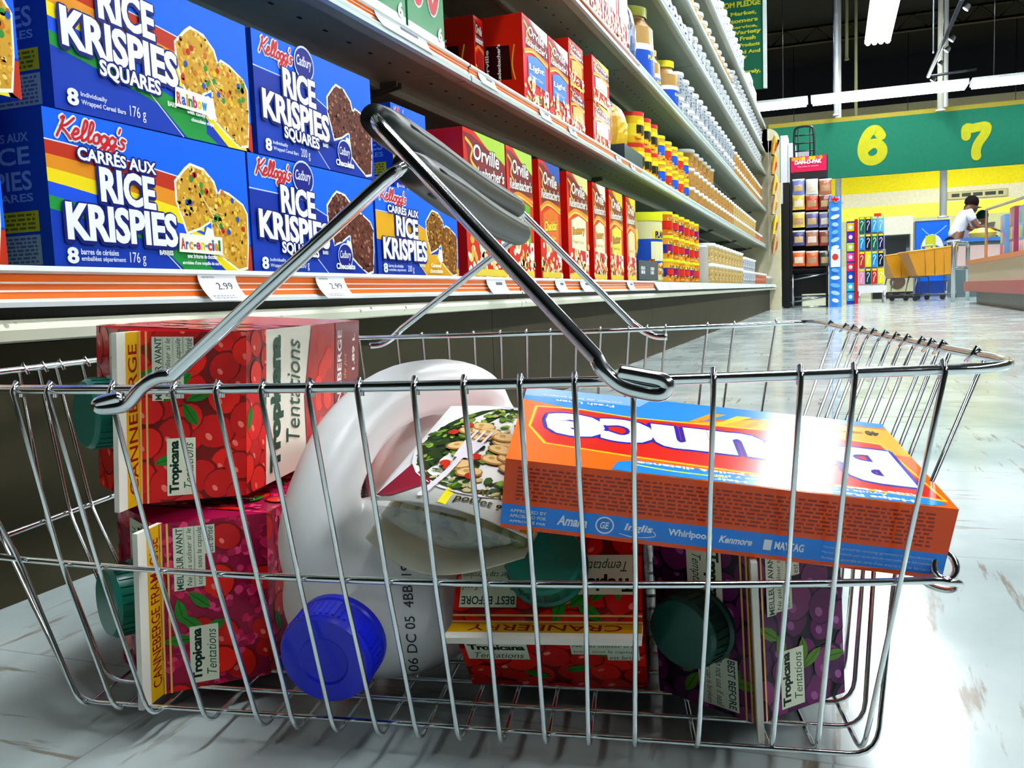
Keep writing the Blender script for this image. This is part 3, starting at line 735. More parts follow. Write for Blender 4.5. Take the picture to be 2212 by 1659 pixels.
for i in range(18):
    s, m_, b, k = FT[i], FM[i], FB[i], BT[i]
    kb = -.22+(k+.22)*.83; km = (k+kb)/2
    tf = rim_front(s)
    p = [B(s, tf+.0018, H_-.0035), B(s, tf+.0022, H_+.0012), B(s, tf-.0005, H_+.0030), B(s, tf-.0030, H_-.0005),
         B(m_, ring_front(m_)-.0026, .0788), B(b, bot_front(b)-.004, .0115), B(kb, .375, .0115), B(km, rim_back(k)-.018, .0788),
         B(k, rim_back(k)+.0030, H_-.0005), B(k, rim_back(k)+.0005, H_+.0030), B(k, rim_back(k)-.002, H_+.001)]
    q = p[:4]+fillet([p[3]]+p[4:8]+[p[8]], .009, 5)[1:-1]+p[8:]
    mb = MB(); mb.tube(q, RW, 'chrome', n=7); bput(mb, 'wire')
# lengthwise wires that rise at both short ends
RT = [.062, .106, .123, .139, .165, .188, .213, .241, .272, .299, .326, .385]
for i, t in enumerate(RT):
    tb = .016+.021*i if i > 0 else .0155
    tb = min(tb, .36)
    zz = .0136
    p = [B(-.003, t, H_-.003), B(.001, t, H_+.003), B(.0045, t, H_), B(-.0345, (t*1.2+tb)/2.2, .0788), B(-.047, tb, zz), B(-.39, tb+.012, zz), B(-.454, (t+tb+.01)/2+.02, .0788), B(LS-.003, t*.92+.03, H_), B(LS, t*.92+.03, H_+.003), B(LS+.003, t*.92+.03, H_-.003)]
    q = p[:3]+fillet(p[2:8], .010, 5)[1:-1]+p[7:]
    mb = MB(); mb.tube(q, RW, 'chrome', n=7); bput(mb, 'wire')
# folding handles
def hook(side_pts, name='hook'): pass
def handle(front_px, hook_px, top_uv, zt, back_hook, grip_uv, s_back, ds, dz):
    tF = -.004
    top = at_t(*top_uv, tF+.004)
    w = top-Vector((BX, BY, 0)); s_top, z_top = w.dot(BU), w.z
    t_back = .335
    # the hook: a flattened eye bent round the rim, seen from the front
    arm_low = at_t(*front_px, -.019)
    topF = B(s_top, .000, z_top); topB = B(s_top+ds, t_back+.012, z_top+dz)
    hk = [at_t(u_, v_, -.0205) for u_, v_ in hook_px]
    w = arm_low-Vector((BX, BY, 0)); s_low = w.dot(BU)
    sgn = back_hook
    s_low = s_back; backlow = B(s_low, rim_back(s_low)+.003, H_+.007)
    bh = [B(s_low+sgn*.010, rim_back(s_low)+.005, H_-.001), B(s_low+sgn*.020, rim_back(s_low)+.005, H_-.006), B(s_low+sgn*.030, rim_back(s_low)+.004, H_-.007)]
    path = hk[::-1] + [arm_low]
    P_ = smooth_path(path, 5)
    body = fillet([arm_low, topF, topB, backlow], .010, 6)[1:]
    P_ = P_ + body + smooth_path([backlow]+bh, 4)[1:]
    mb = MB(); mb.tube(P_, .0027, 'chrome', n=12)
    h = bput(mb, 'handle'); h['label'] = 'chrome wire handle'
    # grip sleeve
    g = MB(); a = topF+(topB-topF)*.012; b = topB-(topB-topF)*.012; n = 26; rr = []; pp = []
    for i in range(n+1):
        t = i/n; pp.append(a.lerp(b, t)+Vector((0, 0, -.0025*math.sin(PI*t)))); e = min(t, 1-t)*n
        rr.append((.0068+.0022*min(1, t*4)-(.0010 if back_hook > 0 else -.0004)*t)*(1 if e > 1 else .80+.20*e))
    g.tube(pp, rr, 'rubber', '101816', n=18)
    for an in (0.3, 1.2, 2.1, 3.6, 5.0):   # moulded ribs along the sleeve
        up = Vector((0, 0, 1)); sd = (b-a).cross(up).normalized(); off = (sd*math.cos(an)+up*math.sin(an))*.0080
        g.tube([p+off/.0080*(rr[i+2]-.0003) for i, p in enumerate(pp[2:-2])], .0009, 'rubber', '182422', n=6)
    go = bput(g, 'grip', None); 
    go.parent = h; go['label'] = 'black rubber grip'
    return h
handle((1287, 772), [(1303, 800), (1340, 832), (1385, 846), (1425, 851), (1441, 838), (1430, 822), (1385, 812), (1335, 803)], (800, 250), .26, 1, None, -.152, -.004, -.002)
handle((372, 812), [(340, 815), (305, 838), (275, 872), (245, 880), (216, 880), (214, 872), (240, 864), (262, 858)], (872, 352), .24, -1, None, -.347, -.014, -.003)
# ------------------------------------------------------------------ cartons in the basket
def cart_M(s, t, zc, ridge_vertical=True, lean=0.0, turn=0.0):
    """carton lying with its gable toward the viewer; (s,t) = centre of the body's front section"""
    Z = (-BV); 
    if ridge_vertical: X = Vector((0, 0, -1)); 
    else: X = -BU
    Y = Z.cross(X)
    R3 = Matrix((X, Y, Z)).transposed()
    R3 = Matrix.Rotation(lean, 3, Z) @ Matrix.Rotation(turn, 3, 'Z') @ R3
    c = B(s, t, zc); o = c - (R3 @ Vector((0, 0, CH)))
    return Matrix.Translation(o) @ R3.to_4x4()
carton('juice_carton', 'rasp', 'CANNEBERGE FRAMBOISE', 'CRANBERRY RASPBERRY', 11, 'cranberry raspberry juice carton with green cap lying at the bottom left of the wire basket', cart_M(-.352, .066, .0145+CW/2, lean=-.05, turn=-.0))
carton('juice_carton', 'cran', 'CANNEBERGE', 'CRANBERRY', 5, 'cranberry juice carton with yellow CANNEBERGE fin, resting on top of the raspberry one', cart_M(-.362, .075, .0145+CW*1.5+.007, lean=-.07, turn=.02))
carton('juice_carton', 'cran', 'CANNEBERGE', 'CRANBERRY', 23, 'cranberry juice carton lying in shade between the milk jug and the grape carton', cart_M(-.1735, .062, .0145+CD/2, False, lean=.02))
carton('juice_carton', 'grape', 'GRAPE RAISIN', 'GRAPE', 31, 'dark purple grape juice carton with fin upright, under the orange box at right', cart_M(-.0895, .064, .0145+CW*.45, lean=.03) @ Matrix.Scale(.90, 4, (1, 0, 0)), capc='0a4a40')
# ------------------------------------------------------------------ milk jug
def jug():
    P0 = at_d(712, 1410, .372); Pb = at_d(988, 1030, .560)
    ax = (Pb-P0).normalized(); L_ = (Pb-P0).length
    side = ax.cross(Vector((0, 0, 1))).normalized(); upv = side.cross(ax).normalized()
    root = thing('milk_jug', 'white plastic milk jug with round blue cap lying on its side in the basket', 'milk jug', Matrix.Translation(P0))
    prof = [(0.0, .0185, .0185), (.035, .019, .019), (.05, .026, .025), (.10, .040, .036), (.2, .046, .043), (.30, .046, .043), (.42, .042, .038), (.58, .042, .037), (.72, .047, .044), (.8, .053, .050), (.96, .054, .052), (1.0, .046, .044)]
    bm = bmesh.new(); rings = []; n = 28
    for f, a, b in prof:
        c = P0+ax*(f*L_+.012)+upv*(.006*min(1, f*3)-.010*math.sin(PI*f)**2)+side*(.012*math.sin(PI*min(1, f*1.1))**2)
        ring = []
        for k in range(n):
            an = 2*PI*k/n; ca, sa = math.cos(an), math.sin(an); e = .8 if f > .15 else 1
            x = math.copysign(abs(ca)**e, ca)*a; y = math.copysign(abs(sa)**e, sa)*b
            ring.append(bm.verts.new(c+side*x+upv*y))
        rings.append(ring)
    for r0, r1 in zip(rings, rings[1:]):
        for k in range(n): bm.faces.new((r0[k], r0[(k+1) % n], r1[(k+1) % n], r1[k]))
    bm.faces.new(rings[0][::-1]); bm.faces.new(rings[-1])
    bmesh.ops.recalc_face_normals(bm, faces=bm.faces)
    # handle loop
    hp = smooth_path([at_d(700, 1260, .415), at_d(676, 1160, .405), at_d(715, 1020, .415), at_d(775, 918, .440), at_d(865, 852, .475), at_d(970, 835, .515), at_d(1040, 862, .540), at_d(1050, 930, .552)], 5)
    t = MB(); t.tube(hp, [.018]+[.0165]*(len(hp)-2)+[.020], 'soft_plastic', n=14)
    off = [bm.verts.new(v) for v in t.v]
    for f in t.f:
        try: bm.faces.new([off[i] for i in f])
        except ValueError: pass
    me = bpy.data.meshes.new('jug_body'); bmesh.ops.recalc_face_normals(bm, faces=bm.faces); bm.to_mesh(me); bm.free()
    o = bpy.data.objects.new('jug_body', me); COLL.objects.link(o)
    md = o.modifiers.new('r', 'REMESH'); md.mode = 'VOXEL'; md.voxel_size = .0026
    sm = o.modifiers.new('s', 'SMOOTH'); sm.iterations = 14; sm.factor = .6
    dg = bpy.context.evaluated_depsgraph_get(); dg.update()
    me2 = bpy.data.meshes.new_from_object(o.evaluated_get(dg)); bpy.data.objects.remove(o)
    me2.materials.clear(); me2.materials.append(MATS['soft_plastic'])
    me2.polygons.foreach_set('use_smooth', [True]*len(me2.polygons))
    at = me2.color_attributes.new('Col', 'FLOAT_COLOR', 'CORNER'); c = lin('f2f4f2')
    at.data.foreach_set('color', [c[0], c[1], c[2], 1.0]*len(me2.loops))
    me2.transform(Matrix.Translation(-P0)); me2.name = 'jug_body'
    o = bpy.data.objects.new('jug_body', me2); COLL.objects.link(o); o.parent = root
    # cap
    M2 = frame(Vector((0, 0, 0)), side, upv, -ax) if side.cross(upv).dot(-ax) > 0 else frame(Vector((0, 0, 0)), -side, upv, -ax)
    c = MB(); r = .0205
    c.lathe([(r*1.03, -.012), (r*1.03, -.009), (r, -.008), (r, .004), (r*.94, .0062), (r*.55, .0066), (r*.5, .0058), (0, .0056)], 'plastic', '0a20d8', n=48, M=M2)
    for q in range(48):
        an = 2*PI*q/48; p = Vector((math.cos(an)*r, math.sin(an)*r, 0)); t_ = Vector((-math.sin(an), math.cos(an), 0))*.0005; e = p.normalized()*.0005
        c.hexa([M2 @ Vector((x.x, x.y, z)) for z in (-.007, .003) for x in (p-t_, p+t_, p+t_+e, p-t_+e)], 'plastic', '0a20d8')
    c.obj('screw_cap', root)
    # printed date code on the flank
    vs, fs = text_geo('06 DC 05  4BBL19', 0.0, 0.0, 1.0)
    c = MB(); bot = Vector((.0, .0, .0))
    dgm = me2; from mathutils.bvhtree import BVHTree
    bv = BVHTree.FromPolygons([v.co for v in me2.vertices], [tuple(p.vertices) for p in me2.polygons])
    for u0 in (925, 905, 885, 865, 845):
        out = []; ok = True
        for a, b in vs:
            uu, vv = u0-a*18-b*22, 1450-a*230
            r_ = ray(uu, vv).normalized(); h = bv.ray_cast(CO-P0, r_)
            if h[0] is None: ok = False; break
            out.append(h[0]-r_*.0004)
        if ok: break
    if ok: c.add(out, fs, 'matte', '34383c'); c.obj('date_code', root)
    return root
jug()
# ------------------------------------------------------------------ orange dryer-sheet box
def bounce():
    k = .765
    # local frame fitted to the printed faces
    e = Euler((.1884, .1352, .2618)).to_matrix()
    o = CO+(Vector((-.1603, .4102, .0732))-CO)*k
    L_, D_, T_ = .22*k, .125*k, .038*k
    root = tag(MB().obj('dryer_sheet_box'), 'x', 'laundry box') if False else None
    mb = MB(); mb.box(0, L_, 0, D_, 0, T_, 'varnished_card', 'e8560c')
    rnd = random.Random(3)
    # front long side
    A = Art('varnished_card'); A.rect(0, 0, L_, T_, 'e44a08').up(); A.rect(0, T_*.06, L_, T_*.30, '1480e4').up()
    A.lines(L_*.03, T_*.42, L_*.93, T_*.50, 9, '8e2404', rnd, .5)
    for st, x, w, h, sh in (('Amana', .13, .07, .5, .3), ('Inglis', .285, .065, .45, .2), ('Whirlpool', .385, .09, .42, 0), ('Kenmore', .50, .075, .35, .3), ('MAYTAG', .625, .065, .38, 0)):
        A.text(st, L_*x, T_*(.06+.3*(.5-h/2)), L_*w, T_*.3*h, 'e4eef8', bold=.03, shear=sh)
    A.ell(L_*.24, T_*.21, T_*.125, T_*.125, 'e4eef8', n=20).up().ell(L_*.24, T_*.21, T_*.105, T_*.105, '1c7ad0', n=20).up()
    A.text('GE', L_*.24-T_*.06, T_*.16, T_*.12, T_*.10, 'e4eef8', bold=.02, shear=.2)
    A.rect(L_*.60, T_*.13, L_*.018, T_*.15, 'e4eef8').up()
    A.stroke([(L_*.275, T_*.12), (L_*.31, T_*.09), (L_*.355, T_*.13), (L_*.352, T_*.2)], T_*.012, 'e4eef8').up()
    for i, st in enumerate(('APPROUVÉ PAR', 'APROBADO POR', 'APPROVED BY')): A.text(st, L_*.02, T_*(.10+.075*i), L_*.085, T_*.05, 'c8dcf0', bold=.02)
    for i, st in enumerate(('Permission accordée en vertu d’une entente avec les fabricants', 'Permiso utilizado por acuerdos de mercadeo con fabricantes', 'Permission granted by marketing agreements with manufacturers')):
        A.text(st, L_*.73, T_*(.10+.075*i), L_*.24, T_*.045, 'a8ccec', bold=0, shear=.2)
    A.put(mb, FRONTM)
    # top face, printed upside down as seen
    A = Art('varnished_card'); A.rect(0, 0, L_, D_, 'f0680c').up()
    A.poly([(0, D_), (0, D_*.80), (L_*.10, D_*.74), (L_*.30, D_*.62), (L_*.45, D_*.72), (L_*.62, D_*.86), (L_*.8, D_*.93), (L_, D_*.93), (L_, D_)], '2a8ce0')
    A.poly([(L_*.30, D_*.60), (L_*.45, D_*.70), (L_*.62, D_*.84), (L_*.8, D_*.91), (L_, D_*.91), (L_, D_*.55)], 'f6b018'); A.up()
    for i in range(6): A.poly([(L_*(.45+.07*i), D_*.72), (L_*(.47+.07*i), D_*.72), (L_*(.56+.07*i), D_*.88), (L_*(.52+.07*i), D_*.88)], 'f8d020' if i % 2 else 'f29a10')
    A.up(); A.poly([(0, D_), (0, D_*.86), (L_*.32, D_*.86), (L_*.36, D_)], '8ab8f4').up()
    for g, c in ((.030, 'f8d41c'), (.018, 'f07014'), (.010, 'd42010')):
        P_ = [(.045, .42), (.09, .24), (.28, .20), (.55, .16), (.80, .13), (.975, .10), (.935, .66), (.75, .70), (.60, .68), (.30, .66), (.16, .70), (.05, .68)]
        cx, cy = .5, .42; A.poly([(L_*(cx+(x-cx)*(1+g)), D_*(cy+(y-cy)*(1+g*4))) for x, y in P_], c).up()
    A.text('Bounce', L_*.08, D_*.20, L_*.86, D_*.42, 'fafafa', bold=.07, out='2a1c9c', outw=D_*.03, flip=True, slope=-.03)
    A.poly([(L_*.24, D_*.005), (L_*.255, D_*.10), (L_*.30, D_*.135), (L_*.62, D_*.10), (L_*.95, D_*.075), (L_*.985, D_*.04), (L_*.95, D_*.006)], '1c86e8').up()
    A.stroke([(L_*.30, D_*.085), (L_*.38, D_*.06), (L_*.50, D_*.055)], D_*.012, 'c8e030').up()
    A.text('Aide à tenir cheveux et poils à distance', L_*.30, D_*.088, L_*.64, D_*.035, 'f4f8fc', bold=.03, flip=True, slope=-.02)
    A.text('Ayuda a controlar pelusas y pelo', L_*.46, D_*.055, L_*.40, D_*.028, 'f4f8fc', bold=.02, flip=True)
    A.text('Helps Repel Lint and Hair', L_*.47, D_*.014, L_*.44, D_*.034, 'f4f8fc', bold=.04, flip=True)
    A.text('Fresh Linen', L_*.09, D_*.80, L_*.16, D_*.035, 'f4f8fc', bold=.02, flip=True); A.text('parfum de linge propre', L_*.05, D_*.87, L_*.22, D_*.032, 'e4f0fc', bold=.02, flip=True)
    A.text('40', L_*.93, D_*.80, L_*.035, D_*.06, '2c1c10', bold=.05, flip=True); A.text('SHEETS HOJAS', L_*.84, D_*.81, L_*.08, D_*.03, '5c3c20', bold=.02, flip=True)
    A.put(mb, Matrix.Translation((0, 0, T_)))
    ob = mb.obj('dryer_sheet_box'); ob.matrix_world = Matrix.Translation(o) @ e.to_4x4()
    tag(ob, 'orange and blue dryer sheet box lying tilted on the cartons at basket right', 'laundry box')
bounce()
# ------------------------------------------------------------------ packed salad meal in a sleeve
def salad():
    rnd = random.Random(9)
    A0, A1, A2, A3 = at_d(800, 1078, .372), at_d(1150, 1165, .352), at_d(1165, 890, .430), at_d(985, 880, .445)
    root = thing('salad_package', 'cardboard sleeved salad meal pack between the milk jug and the orange box', 'food package', Matrix.Translation(A0))
    X = (A1-A0); Y = (A3-A0); Z = X.cross(Y).normalized(); Lx = X.length; Xn = X.normalized(); Yn = Z.cross(Xn); Ly = Y.dot(Yn)*1.0
    Mloc = frame(Vector((0, 0, 0)), Xn, Yn, Z); n = 16
    def cur(a): return .006*math.sin(PI*a)
    def sheet(rows, col, th=.0007, mat='card'):
        m_ = MB(); top = [[Mloc @ Vector((x, y, z)) for x, y, z in r] for r in rows]; bot = [[Mloc @ Vector((x, y, z-th)) for x, y, z in r] for r in rows]
        nr, nc = len(rows), len(rows[0]); vs = [p for r in top for p in r]+[p for r in bot for p in r]; o = nr*nc; fs = []
        for i in range(nr-1):
            for j in range(nc-1):
                q = i*nc+j; fs.append((q, q+1, q+nc+1, q+nc)); fs.append((o+q, o+q+nc, o+q+nc+1, o+q+1))
        for j in range(nc-1): fs += [(j, o+j, o+j+1, j+1), ((nr-1)*nc+j, (nr-1)*nc+j+1, o+(nr-1)*nc+j+1, o+(nr-1)*nc+j)]
        m_.add(vs, fs, mat, col, True); return m_
    xs = [i/n for i in range(n+1)]
    rows = [[(Lx*a, Ly*b, cur(a)) for a in xs] for b in (0, .25, .5, .75, 1)]
    m_ = sheet(rows, 'f0f0e8')
    A = Art('gloss_card')
    A.rect(Lx*.02, Ly*.02, Lx*.96, Ly*.96, 'e8e4e8').up()
    A.poly([(Lx*.42, Ly*.01), (Lx*.99, Ly*.01), (Lx*.99, Ly*.34), (Lx*.42, Ly*.14)], 'f2e410').up()
    A.poly([(Lx*.02, Ly*.03), (Lx*.12, Ly*.03), (Lx*.3, Ly*.16), (Lx*.1, Ly*.4)], '8c1830').up()
    A.text('poulet grillé', Lx*.5, Ly*.06, Lx*.4, Ly*.07, '3c3810', bold=.02, slope=.16)
    A.text('SALADE', Lx*.55, Ly*.15, Lx*.3, Ly*.05, '5c5a18', bold=.02, slope=.16)
    pl = [(Lx*(.50+.46*math.cos(2*PI*i/24)), Ly*(.56+.42*math.sin(2*PI*i/24))) for i in range(24)]
    A.poly([(Lx*.5+(x-Lx*.5)*1.06, Ly*.56+(y-Ly*.56)*1.07) for x, y in pl], 'fafafa').up(); A.poly(pl, '2c3c1c').up()
    speckle(A, pl, ['3c5c1c', '6c8c2c', '1c2814', '8cac3c', '284820', 'c8b880'], 260, Lx*.030, rnd, (.3, .8))
    for k in range(16):
        a, r_ = rnd.uniform(0, 2*PI), rnd.uniform(.05, .34)
        x, y = Lx*(.5+r_*math.cos(a)), Ly*(.56+r_*math.sin(a)*.9); q = rnd.uniform(-.3, .6)
        A.ell(x, y, Lx*.085, Ly*.045, 'a87838', q).up(); A.ell(x, y+Ly*.006, Lx*.075, Ly*.036, 'e8c488', q).up(); A.ell(x-Lx*.02, y+Ly*.01, Lx*.02, Ly*.014, 'c89850', q).up()
    for k in range(8):
        a, r_ = rnd.uniform(0, 2*PI), rnd.uniform(.1, .38)
        A.ell(Lx*(.5+r_*math.cos(a)), Ly*(.56+r_*math.sin(a)*.9), Lx*.034, Ly*.03, 'c02c14', rnd.uniform(0, 2)).up()
    fk = '%s' % 'ece4ec'
    A.stroke([(Lx*.30, Ly*.04), (Lx*.35, Ly*.22), (Lx*.37, Ly*.42)], Lx*.04, fk); A.up(); A.poly([(Lx*.32, Ly*.40), (Lx*.42, Ly*.40), (Lx*.46, Ly*.56), (Lx*.32, Ly*.58)], fk).up()
    for i in range(3): A.stroke([(Lx*(.335+.05*i), Ly*.56), (Lx*(.35+.05*i), Ly*.68)], Lx*.018, fk, smooth=False)
    for vs, fs, c, l in A.p:
        m_.add([Mloc @ Vector((x, y, cur(min(1, max(0, x/Lx)))+.0006+l*EPS)) for x, y in vs], fs, 'gloss_card', c)
    o = m_.obj('sleeve_top', root); o['label'] = 'printed picture of grilled chicken salad with a white fork'
    # lower flap of the sleeve, bulging toward the viewer
    rows = []
    for j in range(7):
        b = j/6; rows.append([(Lx*(a*1.0-.03), Ly*(-.02+.55*b-.06*math.sin(PI*a)*(1-b)), -.002-.018*math.sin(PI*(.15+.85*a)**.8)*(1-.5*b)-.006) for a in xs])
    sheet(rows, 'd8d6bc', .0008, 'matte').obj('sleeve_flap', root)['label'] = 'plain beige inside of the sleeve flap'
    # clear tray and its contents
    rows = []
    for j in range(6):
        b = j/5; rows.append([(Lx*(.04+.9*a), Ly*(.0+.03*b)-.002*(1-b), -.001+cur(a)*.6-.020*b*math.sin(PI*min(1, .12+a*.85))) for a in xs])
    sheet(rows, 'c8d0cc', .0006, 'film').obj('clear_tray', root)['label'] = 'translucent plastic tray edge'
    m_ = MB()
    for k in range(70):
        a = rnd.uniform(.12, .92); z = -.004-rnd.uniform(0, .013)*math.sin(PI*a); s = rnd.uniform(.003, .0065)
        c = Mloc @ Vector((Lx*a, Ly*(.07+rnd.uniform(0, .12)), z))
        q = Matrix.Translation(c) @ Euler((rnd.uniform(0, 3), rnd.uniform(0, 3), 0)).to_matrix().to_4x4()
        m_.lathe([(0, -s*.5), (s*.8, -s*.25), (s, 0), (s*.7, s*.3), (0, s*.5)], 'plastic', rnd.choice(['c8c498', 'b4b488', '8c9c60', 'd8d4b0', 'a89c68']), n=7, M=q)
    tag(m_.obj('salad', root), None, None, None, 'stuff')
salad()
EPS = 0.00006
# ------------------------------------------------------------------ gondola
OL = '76806a'; CRM = 'cfd2bc'
gd = thing('shelving_unit', 'long grocery shelving unit running down the left side of the aisle', 'shelving unit', Matrix.Translation((-.7, 4, 0)))
gi = gd.matrix_world.inverted()
def gput(mb, name, parent=gd, lab=None):
    o = mb.obj(name); o.data.transform(gi); o.parent = parent
    if lab: o['label'] = lab
    return o
YS = [-.02+1.3295*i for i in range(7)]; YE = YS[-1]
m_ = MB(); m_.box(-1.02, -1.0, YS[0], YE, 0, 1.62, 'matte', '2c2a22'); gput(m_, 'back_panel', lab='dark back panel')
for i, y in enumerate(YS):
    m_ = MB(); m_.box(-1.0, -.965, y-.015, y+.015, 0, 1.66, 'matte', '5c5a48'); gput(m_, 'upright')
for i in range(6):
    y0, y1 = YS[i]+.001, YS[i+1]-.001
    m_ = MB(); m_.box(-.962, -.468, y0, y1, .198, .2200, 'paint', OL)
    # stepped lip: recessed strip coloured dark as the gap's shade, above a rounded white edge
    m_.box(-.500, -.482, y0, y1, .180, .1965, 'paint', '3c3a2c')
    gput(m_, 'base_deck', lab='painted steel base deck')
    m_ = MB(); n = 6; pr = [(-.478, .1885), (-.464, .1880), (-.4605, .1855), (-.459, .182), (-.460, .1755), (-.470, .1740), (-.480, .1775), (-.480, .1885)]
    vs = [(x, y, z) for y in (y0, y1) for x, z in pr]; k = len(pr)
    m_.add(vs, [(j, (j+1) % k, k+(j+1) % k, k+j) for j in range(k)]+[tuple(range(k-1, -1, -1)), tuple(range(k, 2*k))], 'chipped_paint', CRM)
    gput(m_, 'deck_lip', lab='chipped white painted lip of the base deck')
    m_ = MB(); m_.box(-.525, -.511, y0, y1, 0, .172, 'matte', '3c3722'); gput(m_, 'kick_plate', lab='brown kick plate')
m_ = MB(); m_.box(-1.02, -.42, YE+.005, YE+.035, 0, 1.44, 'matte', 'cfc9a8'); 
m_.lathe([(0, 0), (.10, 0), (.10, .03), (0, .03)], 'matte', 'cfc9a8', n=24, M=Matrix.Translation((-.52, YE+.035, 1.44)) @ Matrix.Rotation(PI/2, 4, 'X'))
m_.box(-1.02, -.52, YE+.005, YE+.035, 1.44, 1.54, 'matte', 'cfc9a8'); gput(m_, 'end_panel', lab='beige end panel with a rounded top corner')
def channel(y0, y1, X, z0, z1, col, ribs=True, white='e8f0f0'):
    """price channel with a curved ticket strip and raised clear rails"""
    m_ = MB(); pr = [(X+.000, z1+.0012), (X+.0035, z1+.0012), (X+.004, z1-.002), (X+.0005, z1-.0035), (X-.0005, (z0+z1)/2), (X+.001, z0+.004), (X+.0045, z0+.002), (X+.004, z0-.001), (X-.004, z0-.001), (X-.004, z1)]
    k = len(pr); vs = [(x, y, z) for y in (y0, y1) for x, z in pr]
    cols = [white, white, white, col, col, white, white, white, '888880', '888880']
    for j in range(k): m_.add([vs[j], vs[(j+1) % k], vs[k+(j+1) % k], vs[k+j]], [(0, 1, 2, 3)], 'gloss_card', cols[j])
    if ribs:
        for f in (.40, .62):  # whitish lines painted on as the strip's highlights
            z = z1+(z0-z1)*f; m_.box(X-.0005, X+.0006, y0, y1, z-(.0006 if X > -.5 else .0003), z+(.0006 if X > -.5 else .0003), 'gloss_card', 'fff0e0' if ribs == 1 else white)
    return m_
ORG = 'ec6a1c'
for i in range(2):
    y0 = YS[i] if i else YS[0]; y1 = YS[i+1] if i == 0 else 2.42
    gput(channel(y0+.002, y1-.002, -.462, .1965, .2195, ORG, 1), 'price_channel', lab='orange price channel')
for a, b in ((2.425, 3.35), (3.36, 4.9), (4.91, 6.4), (6.41, YE-.02)):
    m_ = MB(); vs = [(-.462, a, .2185), (-.462, b, .2185), (-.449, b, .1945), (-.449, a, .1945)]
    m_.add(vs+[(x-.002, y, z) for x, y, z in vs], [(0, 1, 2, 3)[::-1], (4, 5, 6, 7), (0, 4, 7, 3), (1, 2, 6, 5), (2, 3, 7, 6), (0, 1, 5, 4)], 'gloss_card', 'd8e6e4')
    rnd = random.Random(int(a*100)); y = a+.1
    while y < b-.15:
        m_.hexa([(-.4605, y, .2155), (-.4605, y+.06, .2155), (-.4515, y+.06, .199), (-.4515, y, .199), (-.460, y, .216), (-.460, y+.06, .216), (-.4505, y+.06, .199), (-.4505, y, .199)], 'card', rnd.choice(['a8c8bc', 'c8d8d8', 'b4ccc4'])); y += rnd.uniform(.09, .4)
    gput(m_, 'price_channel', lab='white ticket strip')
SH = {'first': (.530, .5545), 'second': (.8367, .861), 'third': (1.147, 1.171), 'fourth': (1.325, 1.341), 'fifth': (1.537, 1.561)}
for nm, (zl, zt) in SH.items():
    for i in range(6):
        y0, y1 = YS[i]+.002, YS[i+1]-.002; X = -.535
        r = thing('shelf', '%s suspended shelf above the base deck, bay number %s from the camera' % (nm, ['one', 'two', 'three', 'four', 'five', 'six'][i]), 'shelf', T(X, (y0+y1)/2, zl), 'suspended steel shelves')
        r['label'] = 'olive grey steel shelf, %s level above the base deck, %s bay down the aisle' % (nm, ['nearest', 'second', 'third', 'fourth', 'fifth', 'farthest'][i])
        ri = r.matrix_world.inverted()
        m_ = MB(); m_.box(-.962, X-.003, y0, y1, zt-.010, zt-.001, 'paint', OL)
        m_.box(X-.022, X-.004, y0, y1, zl, zl+.002, 'paint', '8c8c74'); m_.box(X-.0045, X-.003, y0, y1, zl, zt, 'paint', 'b4c0b4')
        m_.box(X-.16, X-.15, y0, y1, zt-.022, zt-.010, 'paint', OL); m_.box(X-.32, X-.31, y0, y1, zt-.022, zt-.010, 'paint', OL)
        # perforations under the shelf
        for q in range(22 if nm in ('first', 'second') else 0):
            yy = y0+.04+q*(y1-y0-.08)/21; m_.box(X-.085, X-.081, yy-.004, yy+.004, zt-.0106, zt-.0100, 'matte', '14120c')
        o = m_.obj('shelf_board', None); o.data.transform(ri); o.parent = r
        for e in (y0+.004, y1-.008):
            m_ = MB(); m_.hexa([(-.962, e, zt-.075), (X-.12, e, zl+.004), (X-.12, e+.004, zl+.004), (-.962, e+.004, zt-.075), (-.962, e, zt-.012), (X-.12, e, zt-.012), (X-.12, e+.004, zt-.012), (-.962, e+.004, zt-.012)], 'paint', '4c4c3c')
            o = m_.obj('bracket', None); o.data.transform(ri); o.parent = r
        col = ORG if (nm in ('first', 'second') and i < 2) else ('c8dcd8' if nm != 'second' or i > 1 else ORG)
        if nm == 'second' and i == 1: col = 'a84818'
        m_ = channel(y0, y1, X+.001, zl+.006, zt, col, 1 if col == ORG else 0, 'dce8e4')
        m_.box(X-.003, X+.006, y0, y1, zl-.001, zl+.004, 'paint', 'b0c4bc')
        o = m_.obj('price_channel', None); o.data.transform(ri); o.parent = r
        if col == ORG: o['label'] = 'orange price channel with clear rails'
